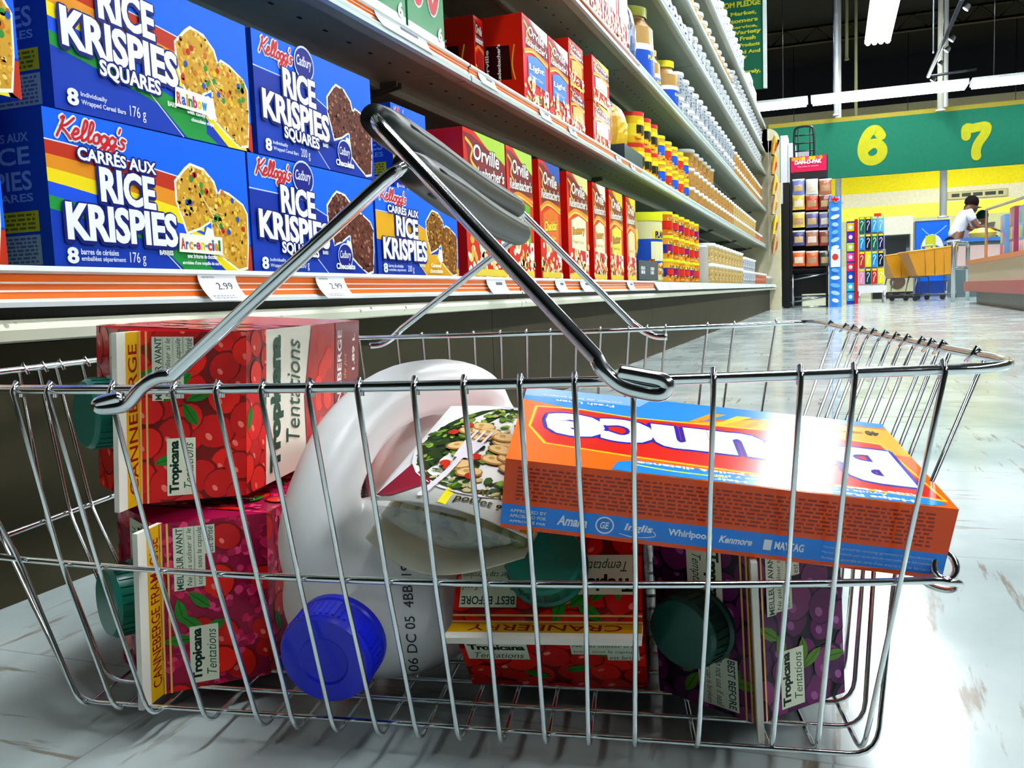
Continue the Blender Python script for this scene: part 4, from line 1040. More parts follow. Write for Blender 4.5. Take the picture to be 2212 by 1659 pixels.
# ------------------------------------------------------------------ shelf tickets
def ticket(y, w, X, z0, z1, price, label, tilt=.0035, small=True):
    mb = MB(); n = 5; h = z1-z0; rows = []
    for j in range(n+1):
        b = j/n; rows.append((X+.0012+tilt*(b)**2*1.6+.004*(1-abs(2*b-1))*0, z1-h*b*1.05, y+w*.10*b*b))
    vs = [];
    for x, z, yy in rows: vs += [(x, yy, z), (x, yy+w, z)]
    mb.add(vs, [(2*j, 2*j+2, 2*j+3, 2*j+1) for j in range(n)], 'card', 'f2f6f8'); mb.add([(x-.0004, a, b) for x, a, b in vs], [(2*j+1, 2*j+3, 2*j+2, 2*j) for j in range(n)], 'card', 'd0d4d8')
    A = Art('card')
    if price:
        A.text(price, w*.40, h*.42, w*.42, h*.26, '3c3c50', bold=0.0); A.text('NUTRITION', w*.10, h*.84, w*.3, h*.08, '70747c', bold=0)
        A.lines(w*.12, h*.06, w*.6, h*.16, 2, '8a90a4', random.Random(int(y*99)), .6)
    else: A.rect(w*.45, h*.6, w*.35, h*.2, '5c6070')
    def mp(a, b):
        f = 1-b/h; return (X+.0012+tilt*f*f*1.6+.0003, y+a+w*.10*f*f, z1-h*f*1.05)
    for vs2, fs, c, l in A.p: mb.add([mp(a, b) for a, b in vs2], fs, 'card', c)
    o = mb.obj('price_ticket'); o.data.transform(Matrix.Translation((-X, -y, -z0))); o.location = (X, y, z0)
    return tag(o, label, 'price ticket', 'paper price tickets')
ticket(.557, .046, -.4605, .1975, .2175, '2.99', 'paper price ticket 2.99 on the orange base channel below the rainbow cereal bar boxes', .006)
ticket(.722, .052, -.4605, .1975, .2175, '2.99', 'paper price ticket on the orange base channel below the chocolate cereal bar boxes', .006)
for i, (u_, w_) in enumerate(((1047, .075), (1196, .06), (1250, .075), (1352, .07))):
    y = at_x(u_, 612, -.462).y
    ticket(y, w_, -.4605, .1975, .2175, None, 'small price ticket on the orange base channel under the %s' % ('tall popcorn boxes, nearest one', 'tall popcorn boxes, second one', 'tall popcorn boxes, third one', 'last popcorn box before the nuts')[i], .005)
for i, (y, w_, z) in enumerate(((1.005, .15, 0), (1.345, .075, 0), (1.66, .07, 0), (1.86, .06, 0), (2.30, .06, 0), (2.48, .06, 0))):
    ticket(y, w_, -.5335, .5365, .553, None, 'price ticket on the orange first shelf channel under the ' + ('green boxes', 'set back red box', 'nearer pale popcorn box', 'farther pale popcorn box', 'stacked popcorn boxes', 'dark green snack bag')[i], .003)
EPS = 0.000013
# ------------------------------------------------------------------ base shelf groceries
ZB = .2204; XB = -.4795
def product(mb, name, y, z, X, label, cat, group, rz=0.0, dx=0.0):
    o = mb.obj(name); o.matrix_world = Matrix.Translation((X+dx, y, z)) @ Matrix.Rotation(PI/2+rz, 4, 'Z')
    return tag(o, label, cat, group)
G1_ = 'boxes of crisp rice squares'
# (height is measured from the deck, so the visible part above the channel matches)
HH = .1045
def bb(kind, french, y, z, w, label, seed, X=XB, rz=0.0, H=HH, D=.17):
    return product(bar_box(kind, french, w, H, D, seed), 'cereal_bar_box', y, z, X, label, 'cereal box', G1_, rz)
bb('rainbow', True, .198, ZB, .211, 'blue cereal bar box cut by the left edge of the picture, lower of the two', 1)
bb('rainbow', False, .219, ZB+HH+.001, .211, 'blue cereal bar box cut by the left edge of the picture, upper of the two', 2, H=.106)
bb('rainbow', True, .444, ZB, .210, 'blue rainbow cereal bar box lettered Arc-en-ciel, standing on the deck under its twin', 3)
bb('rainbow', False, .455, ZB+HH+.001, .211, 'blue rainbow cereal bar box in English, stacked at the upper left', 4, H=.108)
bb('choc', False, .657, ZB, .222, 'blue chocolate cereal bar box on the deck, behind the basket handle wire', 5, H=.1050)
bb('choc', False, .674, ZB+.1062, .212, 'blue chocolate cereal bar box stacked on another, left of the black grips', 6, H=.1085)
bb('caramel', True, .884, ZB, .228, 'blue and gold caramel cereal bar box beside the red popcorn boxes', 7, H=.1035)
bb('caramel', True, 1.012, ZB+.1045, .100, 'small blue cereal bar box set back behind the black grips', 8, X=-.520, H=.115)
for i, (y, w, top, pan, pc, wd, sd, desc) in enumerate((
    (1.145, .166, 'a8cc38', '58a82c', 'f4f4e8', 'SmartPop!', 1, 'with green panel, nearest one'), (1.317, .126, 'b0d048', '50a428', 'f4f4e8', 'SmartPop!', 2, 'with green panel, second one'),
    (1.478, .127, '2c50a8', 'd8641c', 'f0d038', 'Cheddar', 3, 'with blue top and orange cheddar panel'), (1.652, .153, 'e0d890', 'e8e4c0', 'c88a20', 'Buttery', 4, 'with pale yellow panel, nearest of those'),
    (1.845, .114, 'e8e8d8', 'e8e4c0', 'c88a20', 'Buttery', 5, 'with white top and pale panel'), (1.992, .138, 'e0c838', 'e8d838', 'a86c10', 'Butter', 6, 'with yellow panel'), (2.170, .110, 'e0c838', 'e4d898', 'a86c10', '', 7, 'last before the bags of nuts'))):
    product(popcorn_box(w, .2080, .14, top, pan, pc, wd, sd), 'popcorn_box', y, ZB, XB, 'tall red popcorn box on the deck ' + desc, 'popcorn box', 'tall popcorn boxes on the base deck')
EPS = 0.00006
# bags, a big canister and cans of nuts
for i, (y, c1, c2) in enumerate(((2.36, 'b88a14', 'e0b82c'), (2.47, '98901c', 'd8c81c'))):
    product(pouch(.11, .165, .05, c1, c2, 40+i, None), 'nut_pouch', y, ZB+.05, XB-.06, 'yellow foil pouch of nuts behind the dark tray, ' + ('left one' if i == 0 else 'right one'), 'snack bag', 'foil pouches on the base deck')
m_ = MB(); m_.box(0, .27, 0, .12, 0, .052, 'plastic', '24404a'); A = Art('plastic')
for k in range(2): A.lines(.03+.13*k, .015, .05, .022, 2, 'e0e8e8', random.Random(k), .8)
A.put(m_, FRONTM); product(m_, 'display_tray', 2.30, ZB+.004, XB+.002, 'dark teal display tray in front of the nut pouches', 'tray', None)
def can_thing(name, r, h, body, band, lid, y, z, X, label, cat, group, word='PLANTERS', seed=0, l2='c01c18'):
    b, l = can_mb(r, h, body, band, lid, word, seed, l2); M = Matrix.Translation((X-r, y, z)) @ Matrix.Rotation(PI/2, 4, 'Z')
    root = thing(name, label, cat, M, group)
    o = b.obj('can_body'); o.parent = root; o = lid_mb(l).obj('lid'); o.parent = root
    return root
bigc, bl = can_mb(.078, .205, 'd8d49c', '1c3c9c', 'd8dc1c', 'PLANTERS', 3, 'e0dca4')
can_thing('nut_canister', .078, .205, 'd8d49c', '2048a8', 'd8dc1c', 2.66, ZB, XB, 'large cream nut canister with yellow lid on the deck right of the pouches', 'canister', None, l2='e4e0b0')
protos = {}
def place(key, make, y, z, X, label, group):
    if key not in protos: protos[key] = make(); o = protos[key]; o.matrix_world = Matrix.Translation((X, y, z)) @ Matrix.Rotation(PI/2, 4, 'Z')
    else: o = copy_tree(protos[key], Matrix.Translation((X, y, z)) @ Matrix.Rotation(PI/2, 4, 'Z'))
    o['label'] = label; o['group'] = group
    return o
cc = [('e0a028', '1c2c80', 'd8dc1c', 'c8281c'), ('d88c20', '1c2c80', 'd8dc1c', '8c1c50'), ('c87018', 'b82818', 'd8dc1c', 'c8281c')]
ordn = ['nearest', 'second', 'third', 'fourth', 'fifth', 'farthest']
for i in range(6):
    for k in range(3):
        q = (i+k) % 3
        place('can%d' % q, lambda q=q: can_thing('nut_can', .046, .074, cc[q][0], cc[q][1], cc[q][2], 0, 0, 0, 'x', 'can', None, 'PLANTERS', q, cc[q][3]), 2.86+.118*i, ZB+.0745*k, XB-.048,
              'nut can with yellow lid on the base deck, %s row, %s stack from the canister' % (('bottom', 'middle', 'top')[k], ordn[i]), 'cans of nuts on the base deck')
# tubs of loose goods -------------------------------------------------------
CONT = {'nuts': ('a87c40', 'c8b088', 'c89858', '7c5424', 'b08448'), 'white': ('a8b0b4', 'd4dce0', '5c6c94', '788088', 'e8eeee', '4c5460'), 'grain': ('b89c60', 'd0c49c', 'd8c488', '94743c', 'c4a868'), 'pink': ('b86c50', 'd8a894', 'c05040', 'e0b8a0', 'a06040')}
def mk_tub(r, h, c, lid):
    def f():
        b, l = tub(r, h, CONT[c], lid); root = thing('bulk_tub', 'x', 'tub', Matrix(), None)
        o = b.obj('tub_body'); o.parent = root; o = l.obj('lid'); o.parent = root; return root
    return f
def tub_row(key, c, y0, y1, dy, z, lv, r, h, X, label, lid='e8f0f2'):
    rnd = random.Random(int(z*1000+y0*10)); y = y0
    while y < y1:
        n = lv if not callable(lv) else lv(y)
        for k in range(n):
            place(key, mk_tub(r, h, c, lid), y+rnd.uniform(-.004, .004), z+k*(h+.0012), X-r-.012, label, label.replace('tub', 'tubs', 1))
        y += dy
W0 = 'e8f0f4'
tub_row('tA', 'grain', 4.02, 5.4, .145, ZB, 2, .062, .088, XB, 'clear white lidded tub of tan goods on the base deck past the tall tub')
tub_row('tB', 'white', 5.5, 6.3, .145, ZB, 2, .062, .080, XB, 'clear tub with white lid of pale goods near the far end of the base deck')
tub_row('tC', 'pink', 6.4, 7.3, .145, ZB, 1, .062, .080, XB, 'clear tub with white lid of reddish goods at the far end of the base deck')
m_ = MB(); m_.lathe([(0, 0), (.06, 0), (.06, .15), (.055, .155), (0, .155)], cols=['c8c8c0', 'a8a498', 'c0c0b8', 'd8dcdc'], n=16, mat='gloss_card')
product(m_, 'tall_tub', 3.78, ZB, XB-.07, 'tall grey translucent tub just past the cans of nuts on the base deck', 'tub', None)
m_ = MB(); m_.lathe([(0, 0), (.10, 0), (.13, .05), (.10, .07), (0, .10)], cols=['c8d0d0', 'b0b8b8', 'e8eeee', '8c8c84'], n=14, mat='film')
product(m_, 'clear_bag', 7.62, ZB, XB-.10, 'crumpled clear bag at the very end of the base deck', 'bag', None)
# ------------------------------------------------------------------ first suspended shelf
Z1 = .5545; X1 = -.545
for i, (y, lab) in enumerate(((.998, 'left'), (1.126, 'right'))):
    m_ = MB(); w, h = .121, .20; m_.box(0, w, 0, .10, 0, h, 'gloss_card', '1c8c50'); A = Art('gloss_card')
    A.rect(0, 0, w, h, '1c7c44').up(); A.rect(0, 0, w, h*.10, 'e8e8f0').up()
    for cx, c in ((.30, 'c01c24'), (.70, 'b01820')):
        A.stroke([(w*(cx-.18), h*.75), (w*(cx-.1), h*.35), (w*cx, h*.28), (w*(cx+.12), h*.45), (w*(cx+.15), h*.85)], w*.16, 'e8f0f0'); A.up()
        A.stroke([(w*(cx-.18), h*.75), (w*(cx-.1), h*.35), (w*cx, h*.28), (w*(cx+.12), h*.45), (w*(cx+.15), h*.85)], w*.12, c); A.up()
    A.rect(w*.35, h*.50, w*.5, h*.10, 'e0c020').up().lines(w*.38, h*.53, w*.42, h*.04, 1, 'b01820', random.Random(1), .9)
    A.text('6', w*.80, h*.08, w*.12, h*.10, 'f4f4f8', bold=.06)
    A.put(m_, FRONTM); product(m_, 'drink_mix_box', y, Z1, X1, 'green box with red figures and a 6, %s one on the first shelf' % lab, 'box', 'green boxes on the first shelf')
product(popcorn_box(.045, .150, .20, 'c01408', '8c1008', 'e0c050', '', 21, logo=True, side='a01408'), 'popcorn_box', 1.535, Z1, -.612, 'dark red popcorn box set back in shade on the first shelf', 'popcorn box', 'red popcorn boxes on the first shelf')
for i, (y, w) in enumerate(((1.612, .156), (1.773, .144))):
    product(popcorn_box(w, .166, .17, 'e8e4dc', '4c88d8', 'f0f4f8', 'Light', 31+i, pale=True, logo=True, side='c81c0c'), 'popcorn_box', y, Z1, X1, 'tall pale popcorn box with blue panel on the first shelf, ' + ('nearer one' if i == 0 else 'farther one'), 'popcorn box', 'red popcorn boxes on the first shelf')
for i, (y, w) in enumerate(((1.925, .12), (2.128, .17))):
    for k in range(2):
        hh = .100 if i == 0 else .106
        product(popcorn_box(w, hh, .15, ['c02820', 'f0e838'][i], ['e0b040', 'e8f0e0'][i], 'c04818', '', 41+i*2+k, pale=bool(i), side='c01c10'), 'popcorn_box', y, Z1+k*(hh+.001), X1, '%s popcorn box of the %s stack of two on the first shelf' % (('lower', 'upper')[k], ('red and gold', 'red and white')[i]), 'popcorn box', 'red popcorn boxes on the first shelf')
product(pouch(.13, .215, .06, '0c3c3c', 'b88860', 50, None), 'snack_bag', 2.38, Z1, X1-.045, 'dark green snack bag on the first shelf right of the popcorn boxes', 'snack bag', None)
product(pouch(.15, .15, .07, 'c89410', 'e0b41c', 51, None), 'snack_bag', 2.55, Z1+.03, X1-.045, 'yellow foil nut bag on the first shelf left of the red lidded cans', 'snack bag', None)
m_ = MB(); m_.box(0, .25, 0, .1, 0, .05, 'plastic', '2c3c44'); product(m_, 'display_tray', 2.45, Z1, X1+.004, 'dark grey display tray under the yellow foil bag on the first shelf', 'tray', None)
for i in range(3):
    for k in range(2):
        place('rc', lambda: can_thing('nut_can', .05, .095, 'e0b41c', 'e8d030', 'c8281c', 0, 0, 0, 'x', 'can', None, '', 5, '2c2c20'), 2.77+.115*i, Z1+.0955*k, X1-.055,
              'yellow can with red lid on the first shelf, %s row, %s stack' % (('lower', 'upper')[k], ordn[i]), 'red lidded cans on the first shelf')
for i in range(5):
    for k in range(2):
        place('bc%d' % (i % 2), lambda i=i: can_thing('nut_can', .052, .088, 'd89c30', '2048b8' if i % 2 == 0 else 'b82c1c', 'e0e01c', 0, 0, 0, 'x', 'can', None, '', 6+i, '2458c8' if i % 2 == 0 else 'c03820'), 3.14+.135*i, Z1+.0885*k, X1-.057,
              'blue and gold nut can with yellow lid on the first shelf, %s row, %s stack' % (('lower', 'upper')[k], ordn[i]), 'yellow lidded cans on the first shelf')
tub_row('tD', 'nuts', 3.88, 5.6, .135, Z1, lambda y: 3 if y < 4.6 else 2, .058, .078, X1, 'clear tub with white lid of brown nuts on the first shelf')
tub_row('tE', 'grain', 5.64, 7.2, .135, Z1, 2, .058, .078, X1, 'clear tub with white lid of tan goods toward the end of the first shelf')
tub_row('tF', 'pink', 7.25, 7.9, .135, Z1, 1, .058, .078, X1, 'clear tub with white lid of reddish goods at the end of the first shelf')
# ------------------------------------------------------------------ second shelf
Z2 = .861
for i in range(4):
    product(popcorn_box(.135, .27, .15, 'e0e8d8', 'f0e8e8', 'c8a8b0', '', 61+i, pale=True, side='c8202c'), 'popcorn_box', 1.99+.142*i, Z2, X1, 'white and red popcorn box on the second shelf, %s' % ordn[i], 'popcorn box', 'pale popcorn boxes on the second shelf')
for i in range(2): product(pouch(.11, .20, .05, '1c2038', '405880' if i else '38507c', 70+i, None), 'snack_bag', 2.64+.09*i, Z2, X1-.04, 'dark blue snack bag on the second shelf, ' + ('left one' if i == 0 else 'right one'), 'snack bag', 'dark blue bags on the second shelf')
def jar(r, h, y, z, X, label, lid='c8c81c', lab='2450b8'):
    root = thing('nut_jar', label, 'jar', Matrix.Translation((X-r, y, z)) @ Matrix.Rotation(PI/2, 4, 'Z'))
    b = MB(); b.lathe([(0, 0), (r, 0), (r*1.02, h*.05), (r*1.02, h*.42), (r, h*.5), (r*.98, h*.72), (r*.7, h*.84), (r*.7, h*.88)], cols=['806030', lab, lab, 'e8e8e0', 'a88448', '94703c', 'a08048'], n=18, mat='gloss_card')
    wrap_text(b, 'PLANTERS', r*1.03, h*.30, h*.06, 1.0, 'f0e030'); o = b.obj('jar_body'); o.parent = root
    l = MB(); l.lathe([(r*.76, h*.87), (r*.78, h*.99), (r*.7, h), (0, h)], 'plastic', lid, n=18); o = l.obj('lid'); o.parent = root; return root
jar(.085, .245, 2.93, Z2, X1, 'big plastic nut jar with olive lid on the second shelf', 'a8ac20')
jar(.055, .17, 3.16, Z2, X1-.02, 'tall nut jar with tan lid between the big jar and the yellow lidded one', 'c8a83c', '6c80b8')
jar(.065, .19, 3.42, Z2, X1, 'nut jar with bright yellow lid on the second shelf', 'e8d81c')
tub_row('tG', 'white', 3.62, 5.6, .14, Z2, lambda y: 2, .058, .095, X1, 'white lidded pale tub on the second shelf before its midpoint', 'f0f4f6')
tub_row('tH', 'nuts', 5.73, 7.9, .14, Z2, 2, .058, .088, X1, 'white lidded tub of brown goods in the far half of the second shelf', 'f0f4f6')
# ------------------------------------------------------------------ third, fourth and fifth shelves
Z3 = 1.171
def mk_bottle():
    root = thing('white_bottle', 'x', 'bottle', Matrix()); b = MB()
    b.lathe([(0, 0), (.05, 0), (.052, .07), (.045, .10), (.02, .12), (.02, .125)], cols=['e8ecf4', 'dce4f8', 'e8eef8', 'f0f4f8', 'f0f4f8'], n=14, mat='gloss_card')
    rnd = random.Random(4)
    for k in range(16):
        an = rnd.uniform(-PI*.95, -.05); z = rnd.uniform(.01, .085); q = .0535; w = .16
        b.add([(q*math.cos(an-w), q*math.sin(an-w), z), (q*math.cos(an+w), q*math.sin(an+w), z), (q*math.cos(an), q*math.sin(an), z+.012)], [(0, 1, 2)], 'gloss_card', '2c48b0')
    o = b.obj('bottle_body'); o.parent = root
    l = MB(); l.lathe([(.023, .12), (.023, .142), (0, .144)], 'plastic', 'f4f6f8', n=12); o = l.obj('cap'); o.parent = root; return root
for i in range(9): place('wb', mk_bottle, 2.75+.125*i, Z3, X1-.06, 'white bottle with small blue marks at the near end of the third shelf', 'white bottles on the third shelf')
tub_row('tI', 'white', 3.9, 7.9, .14, Z3, 1, .060, .125, X1, 'white lidded tub packed tight along the third shelf', 'f4f8fa')
Z4 = 1.341
tub_row('tJ', 'nuts', 3.4, 5.5, .14, Z4, 1, .060, .115, X1, 'white lidded tub on the fourth shelf, nearer half', 'f4f8fa')
tub_row('tK', 'white', 5.66, 7.9, .14, Z4, 2, .060, .085, X1, 'small white lidded tub on the fourth shelf, farther half', 'f4f8fa')
Z5 = 1.561
product(pouch(.2, .26, .1, 'e08c28', 'e8c890', 80, None), 'snack_bag', 4.35, Z5, X1-.06, 'orange and white bag on the top shelf, left of the green banner', 'snack bag', None)
tub_row('tL', 'white', 4.5, 6.4, .15, Z5, lambda y: 2, .062, .095, X1, 'white lidded tub on the top shelf in front of the green banner', 'f4f8fa')
for i, c in enumerate(('d8a070', 'c83830', 'e0c8a0', 'b8c8a0')):
    product(pouch(.16, .15+.02*(i % 2), .08, c, 'e8d8c0', 90+i, None), 'snack_bag', 6.6+.22*i, Z5, X1-.05, ('peach', 'red', 'cream', 'pale green')[i] + ' bag on the top shelf near its far end', 'snack bag', 'bags on the top shelf')
# hanging strip of snack bags at the end of the run
for i, (c, c2) in enumerate((('c8981c', 'a82818'), ('d8a030', 'c83020'), ('e0c050', 'b06018'), ('d8b878', 'c89030'), ('e8d030', 'a85020'), ('d0a060', '9c5c28'))):
    o = pouch(.15, .17, .05, c, c2, 100+i, None).obj('chip_bag'); o.matrix_world = T(-.47, YE-.10-.03*(i % 2), 1.30-.165*i, PI/2, .15)
    tag(o, 'hanging bag of chips on the clip strip at the shelf end, %s from the top' % ['first', 'second', 'third', 'fourth', 'fifth', 'sixth'][i], 'chip bag', 'chip bags on the clip strip')
m_ = MB(); m_.box(-.505, -.502, YE-.12, YE-.09, .46, 1.50, 'plastic', 'd8d8d0'); o = m_.obj('clip_strip'); tag(o, 'pale clip strip holding chip bags at the far end of the shelves', 'clip strip')
# paper goods on top of the end
for i, (y, z, h) in enumerate(((7.25, Z5, .30), (7.60, Z5, .27))):
    m_ = MB(); w = .30; m_.box(0, w, 0, .3, 0, h, 'foil', 'f0f4f8'); A = Art('foil'); A.rect(w*.1, h*.12, w*.45, h*.7, '1c3c98').up(); A.rect(w*.28, h*.2, w*.07, h*.5, 'e0e8f4')
    A.put(m_, FRONTM); S = Art('foil'); S.rect(.05, h*.12, .18, h*.7, '2444a0'); S.put(m_, Matrix(((0, 0, -1, 0), (-1, 0, 0, .3), (0, 1, 0, 0), (0, 0, 0, 1))))
    product(m_, 'paper_towel_pack', y, z, -.60, 'white and blue pack of paper rolls on top of the shelf end, ' + ('nearer', 'farther')[i], 'paper towels', 'paper roll packs')
EPS = 0.0004
# ------------------------------------------------------------------ room
CE = 4.6
mb = MB(); mb.box(-9, 12, -5, 19.2, CE, CE+.1, 'concrete', '050508'); struct('ceiling', mb)
mb = MB(); mb.box(-9.1, -9, -5, 19.2, 0, CE, 'concrete', 'a8a890'); struct('wall_left', mb)
mb = MB(); mb.box(12, 12.1, -5, 19.2, 0, CE, 'concrete', '6c6c60'); struct('wall_right', mb)
mb = MB(); mb.box(-9, 12, -5.1, -5, 0, CE, 'concrete', '2c2c28'); struct('wall_front', mb)
YW = 19.2
def zy(v, Y, u=1950): return at_y(u, v, Y).z
mb = MB(); z1, z2, z3, z4, z5 = zy(384, YW), zy(412, YW), zy(442, YW), zy(472, YW), zy(372, YW)
mb.box(-9, 12, YW, YW+.1, 0, CE, 'matte', 'e0dcbc')
A = Art('matte'); A.rect(0, z3, 21, z2-z3, 'e4dcb4'); A.rect(0, z2, 21, .9, 'f0dc10'); A.rect(0, z4, 21, z3-z4, 'f2ee54'); A.rect(0, z4-.9, 21, .9, 'c8c890'); A.rect(0, z2+.9, 21, .78, 'a8a07c'); A.rect(0, z2+1.68, 21, CE-z2-1.68, '0c0c10')
A.put(mb, Matrix(((1, 0, 0, -9), (0, 0, -1, YW), (0, 1, 0, 0), (0, 0, 0, 1)))); struct('wall_back', mb)
# roof joists and decking ribs
for i, y in enumerate((8.0, 10.6, 13.6, 16.4)):
    mb = MB(); mb.box(-6, 11, y-.05, y+.05, CE-.28, CE-.24, 'steel', '30241c'); mb.box(-6, 11, y-.05, y+.05, CE-.03, CE, 'steel', '2c2420')
    x = -6
    while x < 11: mb.tube([(x, y, CE-.26), (x+.25, y, CE-.02), (x+.5, y, CE-.26)], .012, 'steel', '3a3430', n=5); x += .5
    o = struct('trim_%d' % (i+1), mb)
# conduit across the ceiling, hung pipes, poles
def pole(u, v0, v1, Y, r, col, name, label, cat='pole'):
    a, b = at_y(u, v0, Y), at_y(u, v1, Y); a.z = CE; m_ = MB(); m_.tube([(a.x, Y, a.z), (a.x, Y, b.z)], r, 'plastic', col, n=12); m_.lathe([(r*1.5, 0), (r*1.5, .02), (0, .02)], 'plastic', col, n=12, M=Matrix.Translation((a.x, Y, min(a.z, b.z))))
    o = m_.obj(name); o.data.transform(Matrix.Translation((-a.x, -Y, -min(a.z, b.z)))); o.location = (a.x, Y, min(a.z, b.z)); return tag(o, label, cat)
YB = 12.6   # plane of the hanging lane sign
pole(1806, 90, 250, YB-.15, .028, 'c8d0dc', 'ceiling_pole', 'grey pole from the roof to the lane sign, left of the big 6')
pole(2033, 72, 240, YB-.15, .038, 'c0c0b0', 'ceiling_pole', 'grey pole from the roof to the lane sign between the 6 and the 7')
pole(1829, 10, 130, YB+1.2, .022, 'a0a068', 'conduit', 'thin olive conduit hanging near the left end of the ceiling', 'conduit')
pole(1849, 158, 255, YB+.6, .020, 'b0b080', 'conduit', 'short olive conduit just right of the left ceiling pole', 'conduit')
pole(2038, 392, 470, 13.0, .045, 'f0f4f0', 'white_column', 'white column below the lane sign left of the wall plaque', 'column')
pole(1811, 402, 440, 13.0, .04, 'eceee4', 'white_column', 'short white column seen above the blue tower', 'column')
# fluorescent fixtures
def fixture(M, Ln, n, pw, label, wide=.30, group='fluorescent fixtures'):
    root = thing('fluorescent_light', label, 'ceiling light', M, group)
    h = MB(); h.box(-Ln/2, Ln/2, -wide/2, wide/2, .03, .06, 'paint', 'd8dcdc'); h.box(-Ln/2, -Ln/2+.02, -wide/2, wide/2, 0, .03, 'paint', 'e0e4e4'); h.box(Ln/2-.02, Ln/2, -wide/2, wide/2, 0, .03, 'paint', 'e0e4e4')
    for x in (-Ln*.35, Ln*.35): h.tube([(x, 0, .06), (x, 0, CE-M.translation.z)], .006, 'steel', '606060', n=6)
    o = h.obj('housing'); o.parent = root
    for k in range(n):
        y = (k-(n-1)/2)*wide/n; t = MB(); t.tube([(-Ln/2+.02, y, .0), (Ln/2-.02, y, .0)], .030, pw, n=8); o = t.obj('tube'); o.parent = root
    return root
ZL = 3.15
yend = 10.6
xl = at_z(1896, 92, ZL); 
k = 0
f0 = fixture(T(xl.x, xl.y-1.2, ZL, PI/2), 2.4, 4, 'lamp', 'ceiling light over the aisle whose lit end shows at the top right')
for i in range(1, 5):
    c = copy_tree(f0, T(xl.x, xl.y-1.2-2.5*i, ZL, PI/2)); c['label'] = 'ceiling light in the row over the aisle, outside the picture'
for i in range(5):  # unseen row added for fill from the right
    c = copy_tree(f0, T(xl.x+3.4, 9.0-2.5*i, ZL, PI/2)); c['label'] = 'added ceiling light over the next aisle to the right, outside the picture'
YL = 12.0
for i in range(3):  # hidden fixtures added only to brighten the yellow back wall
    fixture(T(-1.5+3.6*i, 17.4, 2.62, 0), 2.4, 4, 'lamp', 'added light brightening the far wall, hidden behind the lane sign, ' + ('left', 'middle', 'right')[i])
za = at_y(1920, 203, YL).z
for i, (u0, u1) in enumerate(((1745-340, 1745), (1752, 2090), (2097, 2440))):
    a, b = at_y(u0, 213, YL), at_y(u1, 195, YL)
    f = fixture(T((a.x+b.x)/2, YL, za, 0), (b.x-a.x), 4, 'lamp_soft', 'long white tube light in the cross row above the lane sign, ' + ('left one', 'middle one', 'right one')[i], .26, 'cross row lights')
# track lighting
a, b = at_y(2078, 0, 9.0), at_y(2005, 165, 11.5)
root = thing('track_light', 'black track light rail with small lamps at the top right', 'track light', Matrix.Translation(a))
m_ = MB(); m_.tube([(0, 0, 0), (b-a)], .022, 'plastic', '20242c', n=8); m_.tube([(b-a), (b-a)+Vector((.5, 0, .02))], .015, 'plastic', '20242c', n=8); o = m_.obj('rail'); o.parent = root
for t in (.02, .38, .52, .72, .98):
    p = (b-a)*t; m_ = MB(); m_.lathe([(0, .03), (.02, .025), (.03, -.02), (.028, -.024)], 'plastic', '3c4048', n=12, M=Matrix.Translation(p+Vector((.05, 0, -.05))) @ Matrix.Rotation(.7, 4, 'Y'))
    o = m_.obj('lamp_head'); o.parent = root
    m_ = MB(); m_.lathe([(0, -.023), (.027, -.024)], 'spot_lamp', 'ffffff', n=12, M=Matrix.Translation(p+Vector((.05, 0, -.05))) @ Matrix.Rotation(.7, 4, 'Y')); q = m_.obj('bulb'); q.parent = o
pole(2017, 0, 115, 10.8, .006, '9098a0', 'hanging_wire', 'thin hanger wire beside the track light', 'wire')
# lane sign 6 7
L0, L1 = at_y(1660, 262, YB), at_y(2330, 232, YB); zt = at_y(1950, 250, YB).z; zb = at_y(1950, 374, YB).z
w = L1.x-L0.x+1.5; h = zt-zb
m_ = MB(); m_.box(0, w, 0, .04, 0, h, 'matte', '024c36'); A = Art('matte'); A.rect(0, 0, w, h, '025f46').up()
A.rect(0, h, w, h*.07, '8c8024')
for st, u0, u1, v0, v1 in (('6', 1852, 1918, 270, 358), ('7', 2076, 2141, 262, 350)):
    a, b = at_y(u0, v1, YB), at_y(u1, v0, YB); x0, y0, ww, hh = a.x-L0.x, a.z-zb, b.x-a.x, b.z-a.z
    P6 = [(.78, .74), (.62, .90), (.40, .86), (.22, .62), (.17, .36), (.28, .16), (.52, .10), (.76, .20), (.82, .38), (.68, .53), (.46, .54), (.24, .42)]; P7 = [(.16, .66), (.17, .88), (.36, .86), (.56, .88), (.84, .88), (.80, .70), (.58, .46), (.50, .26), (.52, .12)]
    A.stroke([(x0+ww*p, y0+hh*q) for p, q in (P6 if st == '6' else P7)], ww*.33, 'a0a00a')
A.put(m_, FRONTM); m_.box(0, w, .005, .045, h, h*1.08, 'matte', '7c7424'); o = m_.obj('lane_sign'); o.location = (L0.x, YB, zb); tag(o, 'green hanging lane sign with big yellow numbers 6 and 7', 'sign')
